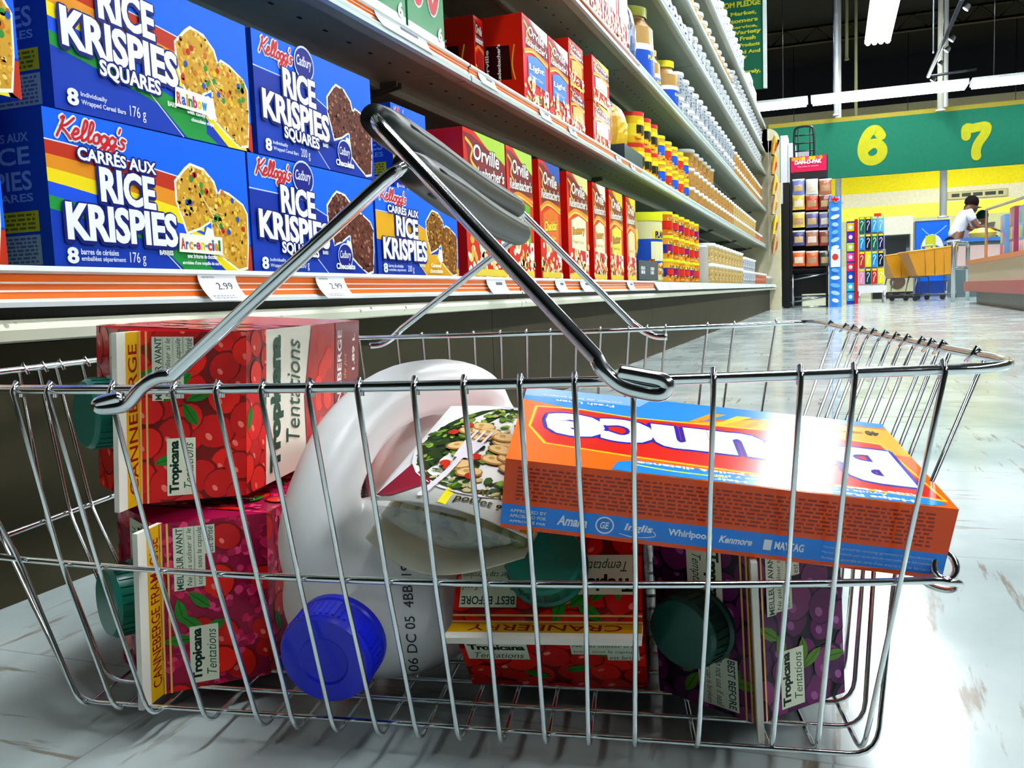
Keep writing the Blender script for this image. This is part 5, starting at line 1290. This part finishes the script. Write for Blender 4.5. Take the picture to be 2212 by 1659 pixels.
# pledge banner over the shelves
YP = 8.6
a, b = at_y(1440, 190, YP), at_y(1654, 190, YP); w = b.x-a.x; h = at_y(1650, -80, YP).z-b.z
m_ = MB(); m_.box(0, w, 0, .03, 0, h, 'matte', '0c6c48'); m_.box(w-.02, w+.012, -.01, .035, 0, h, 'paint', 'c8dcd4'); A = Art('matte'); A.rect(0, 0, w-.02, h, '06543a').up()
for st, u0, u1, v0, v1 in (('CUSTOMER FROM PLEDGE', 1470, 1643, -4, 9), ('Our Food Market,', 1500, 1634, 20, 30), ('To Our Customers', 1480, 1637, 35, 44), ('Great Service,', 1530, 1636, 50, 58), ('Favourites, Variety', 1500, 1644, 60, 71), ('With Fresh', 1560, 1632, 75, 84), ('Products', 1598, 1641, 89, 97), ('Guaranteed And', 1540, 1642, 104, 112), ('For', 1600, 1614, 118, 126), ('Sincerely,', 1585, 1643, 147, 158)):
    p, q, zz = at_y(u0, v1, YP), at_y(u1, v0, YP), at_y(u1, v1, YP).z; A.text(st, p.x-a.x, zz-b.z, q.x-p.x, q.z-zz, 'b4b81c', bold=.04)
A.put(m_, FRONTM); o = m_.obj('hanging_banner'); o.location = (a.x, YP, b.z); tag(o, 'tall green banner with yellow pledge text hanging above the shelves', 'sign')
# wall plaque
a, b = at_y(2045, 432, YW-.02), at_y(2178, 406, YW-.02); w, h = b.x-a.x, b.z-a.z
m_ = MB(); m_.box(0, w, 0, .02, 0, h, 'matte', 'b8a868'); A = Art('matte'); A.rect(w*.03, h*.1, w*.94, h*.8, 'c4bc8c').up().lines(w*.08, h*.25, w*.84, h*.5, 1, '3c4434', random.Random(5), .9); A.put(m_, FRONTM)
o = m_.obj('wall_plaque'); o.location = (a.x, YW-.03, a.z); tag(o, 'tan plaque with dark lettering on the far wall', 'plaque')
# ------------------------------------------------------------------ things near the checkouts: placed by their foot on the floor
def foot(u, v): p = at_z(u, v, 0); return p
def quad_at(u0, u1, vt, vb, Y):
    a, b = at_y(u0, vb, Y), at_y(u1, vb, Y); return a.x, b.x, at_y((u0+u1)/2, vb, Y).z, at_y((u0+u1)/2, vt, Y).z
# black snack rack
Yr = 8.35; x0, x1, _, zt = quad_at(1708, 1789, 337, 660, Yr); w = x1-x0
rk = thing('snack_rack', 'black snack rack with a pink header at the end of the aisle', 'display rack', T(x0, Yr, 0)); 
m_ = MB(); m_.box(0, w, .28, .30, .12, zt, 'paint', '0c0c10'); m_.box(0, .02, 0, .28, 0, zt, 'paint', '08080c'); m_.box(w-.02, w, 0, .28, 0, zt, 'paint', '101014'); m_.box(.02, w-.02, -.01, .02, zt-.20, zt-.14, 'paint', '0c0c10')
for k in range(5): m_.box(.02, w-.02, .0, .28, .34+k*(zt-.62)/5, .35+k*(zt-.62)/5, 'paint', '101018')
o = m_.obj('rack_frame'); o.parent = rk
m_ = MB(); m_.box(.01, w-.01, -.012, .0, zt-.135, zt, 'gloss_card', 'd02050'); A = Art('gloss_card'); hh = .135
rnd = random.Random(2)
for k in range(9): A.ell(w*(.1+.09*k), hh*.86, w*.05, hh*.12, rnd.choice(['e8a020', 'e84878', 'f0d020', 'a82c8c'])).up()
A.text('DAN-D-PAK', w*.14, hh*.50, w*.7, hh*.26, 'f8f0f4', bold=.08).text('The best in snacks', w*.2, hh*.30, w*.56, hh*.10, 'f0a8b8', bold=.02); A.put(m_, Matrix.Translation((0, -.012, 0)) @ Matrix.Translation((0, 0, zt-.135)) @ FRONTM); o = m_.obj('header_sign'); o.parent = rk; o['label'] = 'pink header card'
cols_ = [['6c7cc8', 'e0e4d8', 'b06038'], ['d8b840', 'c84020', '7c2c24'], ['d8c050', '5c5c90', '6c6ca0'], ['383c78', 'a86c58', '8c2c28'], ['e06020', 'd85c28', '343430']]
for r_ in range(5):
    for c_ in range(3):
        u0 = (1709, 1738, 1762)[c_]+2*(r_ % 2); vt = (391, 424, 462, 501, 545)[r_]; wd = .105; z = at_y(u0, vt+31, Yr).z
        p = pouch(wd, .135, .04, cols_[r_][c_], ['c8a878', 'e8dcc8', 'b89068'][(r_+c_) % 3], r_*7+c_, None).obj('snack_bag'); p.matrix_world = T(x0+.075+c_*.112, Yr-.035, z, 0)
        tag(p, '%s snack bag in the black rack, %s row, %s column' % ({'6': 'blue', 'e': 'bright', 'b': 'brown', 'd': 'yellow', 'c': 'red', '7': 'dark red', '5': 'dull blue', '3': 'dark', 'a': 'tan', '8': 'maroon'}[cols_[r_][c_][0]], ['top', 'second', 'third', 'fourth', 'bottom'][r_], ['left', 'middle', 'right'][c_]), 'snack bag', 'snack bags on the black rack')
m_ = MB()
for z in (.10, .30): m_.tube([(-.0, 0, z-.05), (w, -.02, z), (w, .2, z), (0, .2, z)], .008, 'steel', 'b8c4cc', n=6, closed=True)
m_.tube([(0.02, 0, 0), (0.02, 0, .3)], .01, 'steel', 'c0c8cc', n=6); m_.tube([(0, -.01, .006), (w, -.01, .006)], .008, 'steel', 'c0c8cc', n=6)
o = m_.obj('wire_shelf'); o.parent = rk
m_ = MB(); m_.box(-.06, -.005, -.0, .35, 0, 1.12, 'paint', '06060a'); o = m_.obj('side_rack'); o.location = (x0, Yr, 0); tag(o, 'narrow black upright panel left of the snack rack', 'panel')
# stacked paper packs behind the rack
for i, (u, vt, vb, c) in enumerate(((1687, 292, 440, 'f0f2f8'), (1703, 308, 440, 'e4ecf4'), (1716, 326, 345, 'e8eef2'))):
    p = at_y(u, vb, 9.2); q = at_y(u+14, vt, 9.2); m_ = MB(); m_.box(0, q.x-p.x, 0, .3, 0, q.z-p.z, 'foil', c); o = m_.obj('paper_towel_pack'); o.location = (p.x, 9.2, p.z); tag(o, 'white wrapped paper pack stacked between the shelf end and the black rack, ' + ('left', 'middle', 'small right')[i], 'paper towels', 'paper packs behind the shelf end')
for i, (u, vb) in enumerate(((1687, 440), (1703, 440), (1716, 345))):
    p = at_y(u, vb, 9.2); m_ = MB(); m_.box(0, .06, .02, .28, 0, p.z-.002, 'paint', '1c1c1c'); o = m_.obj('plinth'); o.location = (p.x, 9.2, 0); tag(o, 'dark plinth under the ' + ('left', 'middle', 'right')[i] + ' white paper pack', 'plinth')
# black wire frame standing on top of the rack
p0, p1 = at_y(1716, 333, Yr+.15), at_y(1758, 273, Yr+.15); m_ = MB(); W2, H2 = p1.x-p0.x, p1.z-zt
m_.tube(smooth_path([(0, 0, 0), (0, 0, H2*.75), (W2*.15, 0, H2), (W2*.85, 0, H2), (W2, 0, H2*.75), (W2, 0, 0)], 5), .010, 'paint', '101418', n=7)
for f in (.25, .5, .75): m_.tube([(0, 0, H2*f), (W2, 0, H2*f)], .006, 'paint', '101418', n=6)
for f in (.2, .8): m_.tube([(W2*f, .0, 0), (W2*f, 0, H2*.95)], .006, 'paint', '101418', n=6)
m_.box(W2*.2, W2*.75, -.02, .0, -.002, .06, 'card', 'b8c0c8'); o = m_.obj('wire_frame'); o.location = (p0.x, Yr+.15, zt); tag(o, 'black wire frame standing on top of the snack rack', 'wire frame')
# blue cardboard tower
Yt = 8.25; x0, x1, _, zt2 = quad_at(1791, 1818, 422, 662, Yt); w = x1-x0; m_ = MB(); m_.box(0, w, 0, .34, 0, zt2, 'gloss_card', '0c48c8')
A = Art('gloss_card'); A.rect(0, 0, w, zt2, '3c8ce8').up(); rnd = random.Random(8)
script_text(A, "Kellogg's", w*.1, zt2*.955, w*.7, .03, 'c01c24', .006, out='f0f4f8', outw=.008)
for k in range(13): 
    z = zt2*(.06+.068*k); A.ell(w*.5, z, w*rnd.uniform(.25, .42), zt2*.018, rnd.choice(['a8d0f4', 'e4eef8', '6cb0f0']), rnd.uniform(-.4, .4)); 
A.up().rect(w*.15, zt2*.36, w*.75, zt2*.16, 'e8ecf0').up().ell(w*.5, zt2*.45, w*.25, zt2*.03, 'c83c30')
A.put(m_, FRONTM); o = m_.obj('display_tower'); o.location = (x0, Yt, 0); tag(o, 'tall narrow blue cardboard tower right of the black snack rack', 'cardboard display')
# colourful narrow peg panel, red edged
Yc = 9.3; x0, x1, _, z_ = quad_at(1829, 1846, 478, 648, Yc); w = x1-x0; m_ = MB(); m_.box(0, w, 0, .25, 0, z_, 'gloss_card', '2c3c9c'); m_.box(w, w+.03, -.02, .25, 0, z_*1.02, 'gloss_card', 'b81c1c'); A = Art('gloss_card')
for k, c in enumerate(('30a0d8', '2cc0c8', '1c48b8', 'd82c4c', 'e84890', 'b8d830', '6c2c9c', 'e0c020')): A.rect(w*.05, z_*(.04+.12*k), w*.9, z_*.10, c).up(); A.ell(w*.5, z_*(.09+.12*k), w*.25, z_*.025, 'e8e8e8').up()
A.put(m_, FRONTM); o = m_.obj('candy_panel'); o.location = (x0, Yc, 0); tag(o, 'narrow multicoloured candy panel with red edge right of the blue tower', 'display')
# white wire display with brush packs
Yd = 9.7; x0, x1, _, z_ = quad_at(1856, 1911, 471, 648, Yd); w = x1-x0
dr = thing('peg_display', 'white wire display of carded brushes with yellow top tags', 'display rack', T(x0, Yd, 0))
m_ = MB(); m_.box(0, w, .10, .12, .18, z_, 'paint', 'd8e0e4'); m_.box(-.02, w+.02, 0, .3, .10, .17, 'paint', 'e8eeee')
for x in (.0, w): m_.tube([(x, 0, 0), (x, 0, .12)], .014, 'steel', 'e0e4e4', n=6); m_.tube([(x, .28, 0), (x, .28, .12)], .014, 'steel', 'e0e4e4', n=6)
A = Art('paint'); A.rect(0, z_-.09, w, .09, 'e8e4b0').up()
for k in range(3): A.ell(w*(.3+.25*k), z_-.03, w*.05, .012, '2c2c2c')
A.put(m_, FRONTM @ Matrix.Translation((0, 0, -.098))); o = m_.obj('display_frame'); o.parent = dr
rnd = random.Random(12); pal = ['10684c', 'e0d81c', 'e088b0', '1c1c48', '1c88c8', '0c3c48', '2c9cd8', '141c2c', 'b82c1c', '5cb0e0']
for r_ in range(4):
    for c_ in range(4):
        hh = z_*.185; zz = .19+(3-r_)*z_*.205; m_ = MB(); cw = w/4; m_.box(0, cw*.9, 0, .02, 0, hh, 'gloss_card', pal[(r_*4+c_*3) % 10]); A = Art('gloss_card')
        A.rect(cw*.1, hh*.86, cw*.7, hh*.12, 'e8d820').up(); A.stroke([(cw*.3, hh*.15), (cw*.4, hh*.4), (cw*.65, hh*.62), (cw*.45, hh*.75), (cw*.25, hh*.65)], cw*.10, 'e4ecec'); A.put(m_, FRONTM)
        o = m_.obj('brush_pack'); o.location = (x0+c_*cw, Yd-.005-.02+.02, zz); o.location.y = Yd+.07
        tag(o, 'carded brush on the white display, %s row, %s from the left' % (['top', 'second', 'third', 'bottom'][r_], ['first', 'second', 'third', 'fourth'][c_]), 'brush pack', 'carded brushes')
# beige kiosk machine
Yk = 12.0; x0, x1, _, z_ = quad_at(1885, 1972, 468, 636, Yk); w = x1-x0
kk = thing('kiosk', 'beige kiosk machine with screen behind the brush display', 'machine', T(x0, Yk, 0))
m_ = MB(); m_.box(0, w, .0, .5, .08, z_*.45, 'paint', 'c8c49c'); m_.box(0, w, .18, .5, z_*.45, z_*.62, 'paint', 'a8b0b0'); m_.box(0, w, .0, .5, z_*.78, z_, 'paint', 'e8e4cc'); m_.box(0, w, .25, .5, z_*.62, z_*.78, 'paint', '788890'); m_.box(0, w, 0, .48, 0, .08, 'paint', '181814')
m_.box(0, w*.06, 0, .5, z_*.45, z_*.78, 'paint', 'dcd8c4'); m_.box(w*.93, w, 0, .5, z_*.45, z_*.78, 'paint', 'dcd8c4'); m_.box(0, w, -.03, .2, z_*.42, z_*.46, 'paint', 'b8c0c4')
m_.lathe([(0, 0), (.09, 0), (.09, .01), (0, .012)], 'paint', '584838', n=18, M=Matrix.Translation((w*.62, 0, z_*.2)) @ Matrix.Rotation(PI/2, 4, 'X')); o = m_.obj('cabinet'); o.parent = kk
m_ = MB(); m_.box(w*.35, w*.85, .16, .25, z_*.52, z_*.72, 'plastic', '1c2428', None); m_.box(w*.5, w*.66, .05, .16, z_*.47, z_*.53, 'plastic', 'e8ecec'); o = m_.obj('screen'); o.parent = kk; o['label'] = 'dark screen'
# small red box on the kiosk
m_ = MB(); m_.box(0, .08, 0, .05, 0, .06, 'card', 'c83018'); o = m_.obj('red_box'); p = at_y(1858, 470, Yd+.1); o.location = (p.x, Yd+.1, z_ if 0 else p.z-.005); o.location = (x0+.02, Yk+.1, z_); tag(o, 'small red box on top of the beige kiosk', 'box')
# blue vending machine
Yv = 12.9; x0, x1, _, z_ = quad_at(1976, 2050, 476, 630, Yv); w = x1-x0; m_ = MB(); m_.box(0, w, 0, .6, 0, z_, 'paint', '103c90'); A = Art('gloss_card'); A.rect(w*.03, z_*.2, w*.94, z_*.78, '1c68e0').up()
A.ell(w*.5, z_*.62, w*.33, z_*.20, 'e8f0f8', n=24).up(); A.stroke([(w*.2, z_*.60), (w*.45, z_*.66), (w*.8, z_*.60)], z_*.06, '1c68e0'); A.up().ell(w*.5, z_*.50, w*.28, z_*.05, 'd83048').up().rect(w*.3, z_*.62, w*.3, z_*.18, 'c8d030').up()
A.stroke([(w*.2, z_*.9), (w*.5, z_*.8), (w*.9, z_*.92)], z_*.012, '8cc0f8'); A.put(m_, FRONTM); o = m_.obj('vending_machine'); o.location = (x0, Yv, 0); tag(o, 'blue vending machine with a white round emblem behind the carts', 'vending machine')
# ------------------------------------------------------------------ shopping carts with mustard bins
def cart(M, label):
    root = thing('shopping_cart', label, 'shopping cart', M, 'mustard shopping carts')
    b = MB(); L_, H2_, W2_ = .72, .34, .46; t_ = .012
    o8 = [(-L_/2+.12, -W2_*.40, .42), (L_/2-.05, -W2_*.44, .42), (L_/2-.05, W2_*.44, .42), (-L_/2+.12, W2_*.40, .42), (-L_/2-.05, -W2_*.46, .82), (L_/2+.03, -W2_*.5, .90), (L_/2+.03, W2_*.5, .90), (-L_/2-.05, W2_*.46, .82)]
    b.add(o8, [(0, 3, 2, 1), (0, 1, 5, 4), (1, 2, 6, 5), (2, 3, 7, 6), (3, 0, 4, 7)], 'plastic', 'c08418')
    i8 = [(x*.95, y*.94, z+.012) for x, y, z in o8]; b.add(i8, [(0, 1, 2, 3), (0, 4, 5, 1), (1, 5, 6, 2), (2, 6, 7, 3), (3, 7, 4, 0)], 'plastic', '9c6c14')
    for k in range(4):
        j = (k+1) % 4; b.add([o8[4+k], o8[4+j], i8[4+j], i8[4+k]], [(0, 1, 2, 3)], 'plastic', 'd89c28')
    for f in (.25, .5, .75):
        for s_ in (-1, 1):
            x = -L_/2+.10+(L_-.12)*f; b.tube([(x, s_*W2_*.425, .43), (x-.03*(1-f), s_*W2_*.495, .84)], .008, 'plastic', 'a87414', n=5)
    b.tube([Vector(o8[4+k]) for k in range(4)], .014, 'plastic', 'cc9428', n=6, closed=True); o = b.obj('bin'); o.parent = root
    f_ = MB()
    for s_ in (-1, 1):
        f_.tube([(L_/2+.06, s_*.2, .98), (L_/2, s_*.2, .42), (L_/2+.02, s_*.22, .10), (-L_/2+.05, s_*.18, .10), (-L_/2+.12, s_*.17, .42)], .012, 'steel', '70787c', n=6)
        f_.tube([(L_/2, s_*.2, .42), (-L_/2+.12, s_*.17, .42)], .010, 'steel', '70787c', n=6)
    for x in (-.2, 0, .2): f_.tube([(x, -.18, .12), (x, .18, .12)], .006, 'steel', '60686c', n=5)
    o = f_.obj('frame'); o.parent = root
    h_ = MB(); h_.tube([(L_/2+.06, -.21, .98), (L_/2+.06, .21, .98)], .016, 'plastic', 'd8dce0', n=8); o = h_.obj('push_handle'); o.parent = root
    for x in (L_/2-.02, -L_/2+.08):
        for s_ in (-1, 1):
            w_ = MB(); w_.lathe([(0, -.012), (.045, -.012), (.05, 0), (.045, .012), (0, .012)], 'rubber', '2c2c2c', n=14, M=Matrix.Translation((x, s_*.2, .05)) @ Matrix.Rotation(PI/2, 4, 'X')); o = w_.obj('wheel'); o.parent = root
    return root
p = at_y(2008, 640, 9.9)
cart(T(p.x-.02, 9.9, 0, .30, s=.60), 'mustard plastic shopping cart nearest the checkout lane')
cart(T(p.x-.22, 10.25, 0, .30, s=.58), 'mustard plastic shopping cart nested at the left of the other')
# ------------------------------------------------------------------ people
def skin_obj(name, pts, edges, radii, mat, col, parent, M=None, sub=2, root_i=0):
    me = bpy.data.meshes.new(name); me.from_pydata(pts, edges, []); o = bpy.data.objects.new(name, me); COLL.objects.link(o)
    sk = o.modifiers.new('skin', 'SKIN'); me.skin_vertices
    for i, r_ in enumerate(radii): me.skin_vertices[0].data[i].radius = (r_, r_) if not isinstance(r_, tuple) else r_; me.skin_vertices[0].data[i].use_root = (i == root_i)
    o.modifiers.new('sub', 'SUBSURF').levels = sub; o.modifiers['sub'].render_levels = sub
    dg = bpy.context.evaluated_depsgraph_get(); dg.update(); m2 = bpy.data.meshes.new_from_object(o.evaluated_get(dg)); bpy.data.objects.remove(o)
    m2.materials.clear(); m2.materials.append(MATS[mat]); m2.polygons.foreach_set('use_smooth', [True]*len(m2.polygons))
    at = m2.color_attributes.new('Col', 'FLOAT_COLOR', 'CORNER'); c = lin(col); at.data.foreach_set('color', [c[0], c[1], c[2], 1.0]*len(m2.loops)); m2.name = name
    o = bpy.data.objects.new(name, m2); COLL.objects.link(o); o.parent = parent; return o
def person(M, label, shirt, shorts, hair, skin='8c5c40', bend=.35, cap=None, s=1.0, reach=True):
    """faces +x; bends forward at the hips and reaches with both arms"""
    root = thing('person', label, 'person', M)
    hip = Vector((0, 0, .93)); d = Vector((math.sin(bend), 0, math.cos(bend))); chest = hip+d*.36; neck = hip+d*.50; hd = neck+Vector((math.sin(bend+.35), 0, math.cos(bend+.35)))*.11
    P_ = [hip, hip+d*.18, chest, neck, neck+(hd-neck)*.45, hd, hd+Vector((math.sin(bend+.5), 0, math.cos(bend+.5)))*.10]; R_ = [(.15, .11), (.14, .10), (.165, .11), (.062, .062), (.055, .055), (.082, .092), (.070, .080)]; Ed = [(0, 1), (1, 2), (2, 3), (3, 4), (4, 5), (5, 6)]
    hands = []
    for sy in (-1, 1):
        k = len(P_); P_ += [Vector((.0, sy*.10, .84)), Vector((.03, sy*.10, .48)), Vector((-.02, sy*.10, .08)), Vector((.10, sy*.11, .035)), Vector((.17, sy*.11, .025))]; R_ += [.095, .062, .042, .040, .026]; Ed += [(0, k), (k, k+1), (k+1, k+2), (k+2, k+3), (k+3, k+4)]
        k = len(P_); sh = chest+d*.08+Vector((0, sy*.18, 0)); el = sh+Vector((.12, sy*.04, -.24)); ha = el+Vector((.24, -sy*.06, -.04)); P_ += [sh, el, ha]; R_ += [.062, .043, .030]; Ed += [(2, k), (k, k+1), (k+1, k+2)]; hands.append((ha, (ha-el).normalized(), sy))
    for ha, dr_, sy in hands:
        base = [i for i, p in enumerate(P_) if p is ha][0]; pl = ha+dr_*.05; k = len(P_); P_.append(pl); R_.append((.036, .016)); Ed.append((base, k))
        for f in range(4):
            off = Vector((0, (f-1.5)*.019, 0)); ln = (.065, .075, .07, .055)[f]; q = len(P_); P_ += [pl+dr_*.035+off, pl+dr_*(.035+ln*.5)+off+Vector((0, 0, -.006)), pl+dr_*(.035+ln)+off*1.1+Vector((0, 0, -.02))]; R_ += [.009, .0085, .007]; Ed += [(k, q), (q, q+1), (q+1, q+2)]
        q = len(P_); P_ += [pl+Vector((.0, -sy*.035, -.005)), pl+dr_*.035+Vector((0, -sy*.05, -.01))]; R_ += [.010, .008]; Ed += [(k, q), (q, q+1)]
    skin_obj('body', P_, Ed, R_, 'soft_plastic', skin, root)
    # face details
    f = MB(); fw = Vector((math.cos(bend+.35), 0, -math.sin(bend+.35))); hc = hd+Vector((0, 0, .03))
    for sy in (-1, 1):
        f.lathe([(0, -.008), (.011, 0), (0, .008)], 'plastic', '181010', n=8, M=Matrix.Translation(hc+fw*.082+Vector((0, sy*.032, 0)))); f.lathe([(0, -.03), (.014, 0), (0, .03)], 'soft_plastic', skin, n=8, M=Matrix.Translation(hc+Vector((0, sy*.088, -.01))))
    f.lathe([(0, .022), (.010, -.01), (.014, -.02), (0, -.024)], 'soft_plastic', skin, n=8, M=Matrix.Translation(hc+fw*.092+Vector((0, 0, -.025)))); f.box(-.004, .004, -.022, .022, -.004, .004, 'plastic', '70302c', Matrix.Translation(hc+fw*.080+Vector((0, 0, -.068))))
    o = f.obj('face'); o.parent = root
    c = MB()
    def dome(m_, c0, rr, zc, col, mat='cloth', sq=1.0):
        pr = [(rr*math.sin(a)*sq, rr*math.cos(a)) for a in [PI*.64*(1-i/7) for i in range(8)]]
        m_.lathe([(x, z) for x, z in pr], mat, col, n=20, M=Matrix.Translation(c0) @ Matrix.Rotation(zc, 4, 'Y'))
    dome(c, hc+Vector((-.006, 0, .018)), .108, bend-.1, hair); o = c.obj('hair'); o.parent = root
    if cap:
        c = MB(); dome(c, hc+Vector((0, 0, .028)), .116, bend+.1, cap); v0 = hc+Vector((.08, 0, .055)); 
        c.hexa([v0+Vector(q) for q in ((-.03, -.08, 0), (.10, -.06, -.02), (.10, .06, -.02), (-.03, .08, 0), (-.03, -.08, .006), (.10, -.06, -.014), (.10, .06, -.014), (-.03, .08, .006))], 'cloth', cap); o = c.obj('cap'); o.parent = root; o['label'] = 'green peaked cap'
    # shirt
    pts = [hip+Vector((0, 0, -.02)), hip+d*.18, chest, hip+d*.465]; rr = [(.172, .132), (.162, .122), (.185, .128), (.085, .08)]; ed = [(0, 1), (1, 2), (2, 3)]
    for sy in (-1, 1):
        k = len(pts); sh = chest+d*.08+Vector((0, sy*.18, 0)); el = sh+Vector((.12, sy*.04, -.24)); pts += [sh, sh.lerp(el, .6)]; rr += [.080, .068]; ed += [(2, k), (k, k+1)]
    skin_obj('shirt', pts, ed, rr, 'cloth', shirt, root)
    pts = [hip+Vector((0, 0, -.0)), hip+Vector((0, 0, .06))]; rr = [(.166, .126), (.150, .115)]; ed = [(0, 1)]
    for sy in (-1, 1): k = len(pts); pts += [Vector((.0, sy*.10, .84)), Vector((.02, sy*.105, .55))]; rr += [.108, .088]; ed += [(0, k), (k, k+1)]
    skin_obj('shorts', pts, ed, rr, 'cloth', shorts, root)
    for sy in (-1, 1):
        m_ = MB(); m_.tube(smooth_path([(-.07, sy*.11, .045), (.0, sy*.11, .06), (.10, sy*.11, .045), (.20, sy*.11, .032)], 4), [.042]*5+[.05]*4+[.044]*3+[.03], 'cloth', 'e8ecec', n=10); o = m_.obj('shoe'); o.parent = root
        m_ = MB(); m_.tube([(-.02, sy*.10, .09), (-.015, sy*.10, .24)], [.05, .05], 'cloth', 'f0f0f0', n=10); o = m_.obj('sock'); o.parent = root
    return root
def put_person(u, vtop, Y, rz, label, **kw):
    a = at_y(u, vtop, Y); h = 1.58 if kw.get('bend', .35) > .3 else 1.66
    s = a.z/h; return person(T(a.x-.15*s, Y, 0, rz, s=s), label, **kw)
put_person(2082, 428, 12.2, .15, 'person in a white t-shirt and dark shorts bending over the checkout counter', shirt='e8ecf4', shorts='141420', hair='1c1410', skin='7c5038', bend=.42)
put_person(2102, 440, 13.4, .4, 'person in a green cap and lilac shirt standing behind the white t-shirt one', shirt='b8b4d8', shorts='2c3430', hair='1c1410', skin='9c6c50', bend=.15, cap='1c6c3c')
put_person(2150, 456, 14.4, -2.6, 'person with dark green cap at the till, mostly hidden by the counter displays', shirt='c8b8b0', shorts='2c3430', hair='101010', skin='9c6c50', bend=.12, cap='14342c')
# ------------------------------------------------------------------ checkout counter on the right
def counter():
    Yn, Yf = 5.6, 8.4
    a = at_z(2088, 660, 0); 
    far = at_y(2090, 655, 8.3); near = at_d(2212, 640, 5.07); near = far+(near-far)*1.25
    root = thing('checkout_counter', 'beige checkout counter with orange trim and red bumper at the right edge', 'checkout counter', Matrix.Translation((far.x, far.y, 0)))
    # footprint: front face runs from far to near
    A_ = Vector((far.x, far.y, 0)); Bp = Vector((near.x, near.y, 0)); dr = (Bp-A_).normalized(); nr = Vector((-dr.y, dr.x, 0)); 
    if nr.x < 0: nr = -nr
    Ln = (Bp-A_).length
    def hz(v, u, p): return at_y(u, v, p.y).z
    zA = [at_y(2090, v, A_.y).z for v in (648, 630, 612, 572, 565)]
    zs = [.03, max(.09, zA[1]), zA[2], zA[3], zA[4]]
    def slab(z0, z1, off, thick, mat, col, name, l=None):
        m_ = MB(); p = [A_-dr*off-nr*off, Bp-nr*off, Bp+nr*thick, A_-dr*off+nr*thick]; p = [q-A_ for q in p]
        m_.hexa([q+Vector((0, 0, z0)) for q in p]+[q+Vector((0, 0, z1)) for q in p], mat, col); o = m_.obj(name); o.parent = root
        if l: o['label'] = l
    slab(0, .10, -.06, .55, 'paint', '14181c', 'plinth'); slab(.10, .18, .03, .6, 'plastic', 'a83028', 'bumper', 'dull red bumper rail'); slab(.18, .32, 0, .6, 'paint', 'c8c0a0', 'front_panel'); slab(.32, .35, .015, .6, 'plastic', 'd88048', 'top_trim', 'orange top edge')
    # racks standing at the counter
    for i, (s_, w_, h_, c) in enumerate(((.50, .22, .33, '5890c8'), (.90, .20, .36, '883858'), (1.30, .25, .34, '6c98d0'), (1.75, .22, .36, '8c2c48'), (2.2, .3, .32, '7894c0'))):
        if s_ > Ln-.3: continue
        p = A_+dr*s_+nr*.18; m_ = MB(); m_.box(-w_/2, w_/2, 0, .12, 0, h_, 'gloss_card', c); Aq = Art('gloss_card'); rnd = random.Random(i)
        for k in range(7): Aq.rect(-w_*.42+w_*.28*(k % 3), h_*(.06+.30*(k//3)), w_*.24, h_*.24, rnd.choice(['e8d8e0', '88c0e8', 'c8d848', 'e06888', 'a8b8d8', '40a878']))
        Aq.put(m_, FRONTM); o = m_.obj('magazine_rack'); o.matrix_world = Matrix.Translation((p.x, p.y, .352)) @ Matrix.Rotation(math.atan2(dr.y, dr.x), 4, 'Z'); tag(o, '%s magazine rack on the checkout counter, %s from its far end' % (('blue', 'plum', 'sky blue', 'maroon', 'grey blue')[i], ['first', 'second', 'third', 'fourth', 'fifth'][i]), 'magazine rack', 'racks on the checkout counter')
    m_ = MB(); p = dr*.4+nr*.08; q = dr*(Ln-.05)+nr*.08
    m_.tube([p+Vector((0, 0, .35)), p+Vector((0, 0, .74)), q+Vector((0, 0, .66)), q+Vector((0, 0, .35))], .012, 'steel', 'b8b8a0', n=6); o = m_.obj('guard_rail'); o.parent = root
    return A_
ck = counter()
# grey rail and bagging stand left of the counter
p = at_y(2074, 660, 8.6); m_ = MB()
m_.tube(fillet([(0, 0, 0), (0, 0, .53), (.16, .35, .53), (.16, .35, 0)], .05, 5), .018, 'steel', 'b4bcbc', n=8); m_.tube([(0, 0, .3), (.16, .35, .3)], .012, 'steel', 'a0a8a8', n=6); o = m_.obj('queue_rail'); o.location = (p.x-.04, 8.75, 0); tag(o, 'bent grey steel queue rail left of the checkout counter', 'rail')
p = at_y(2036, 650, 11.2); m_ = MB(); m_.box(0, 1.1, 0, .5, 0, .62, 'paint', '506468'); m_.box(-.04, 1.14, -.04, .54, .62, .66, 'plastic', '2c68b8'); m_.box(0, 1.1, -.005, 0, .35, .58, 'paint', 'c8b0a8'); o = m_.obj('bagging_counter'); o.location = (p.x+.1, 11.2, 0); tag(o, 'grey bagging counter with blue top in front of the bending person', 'counter')
m_ = MB(); m_.lathe([(0, 0), (.12, .0), (.15, .06), (.08, .11), (0, .12)], 'foil', 'e0c020', n=12); o = m_.obj('yellow_bag'); o.location = (p.x+.42, 11.35, .66); tag(o, 'yellow bag lying on the bagging counter', 'bag')
# ------------------------------------------------------------------ camera, world, view
cam = bpy.data.cameras.new('camera'); co = bpy.data.objects.new('camera', cam); COLL.objects.link(co); SC.camera = co
cam.sensor_fit = 'HORIZONTAL'; cam.sensor_width = 36; cam.lens = 36*FPX/2212; cam.clip_start = .01; cam.clip_end = 100
co.matrix_world = frame(CO, CR, CU, -CF)
SC.world = bpy.data.worlds.new('w'); SC.world.use_nodes = True
SC.world.node_tree.nodes['Background'].inputs[0].default_value = (.6, .8, 1, 1); SC.world.node_tree.nodes['Background'].inputs[1].default_value = .006
SC.view_settings.view_transform = 'Standard'; SC.view_settings.look = 'None'; SC.view_settings.exposure = EXPO; SC.view_settings.gamma = 1
SC.view_settings.use_curve_mapping = False
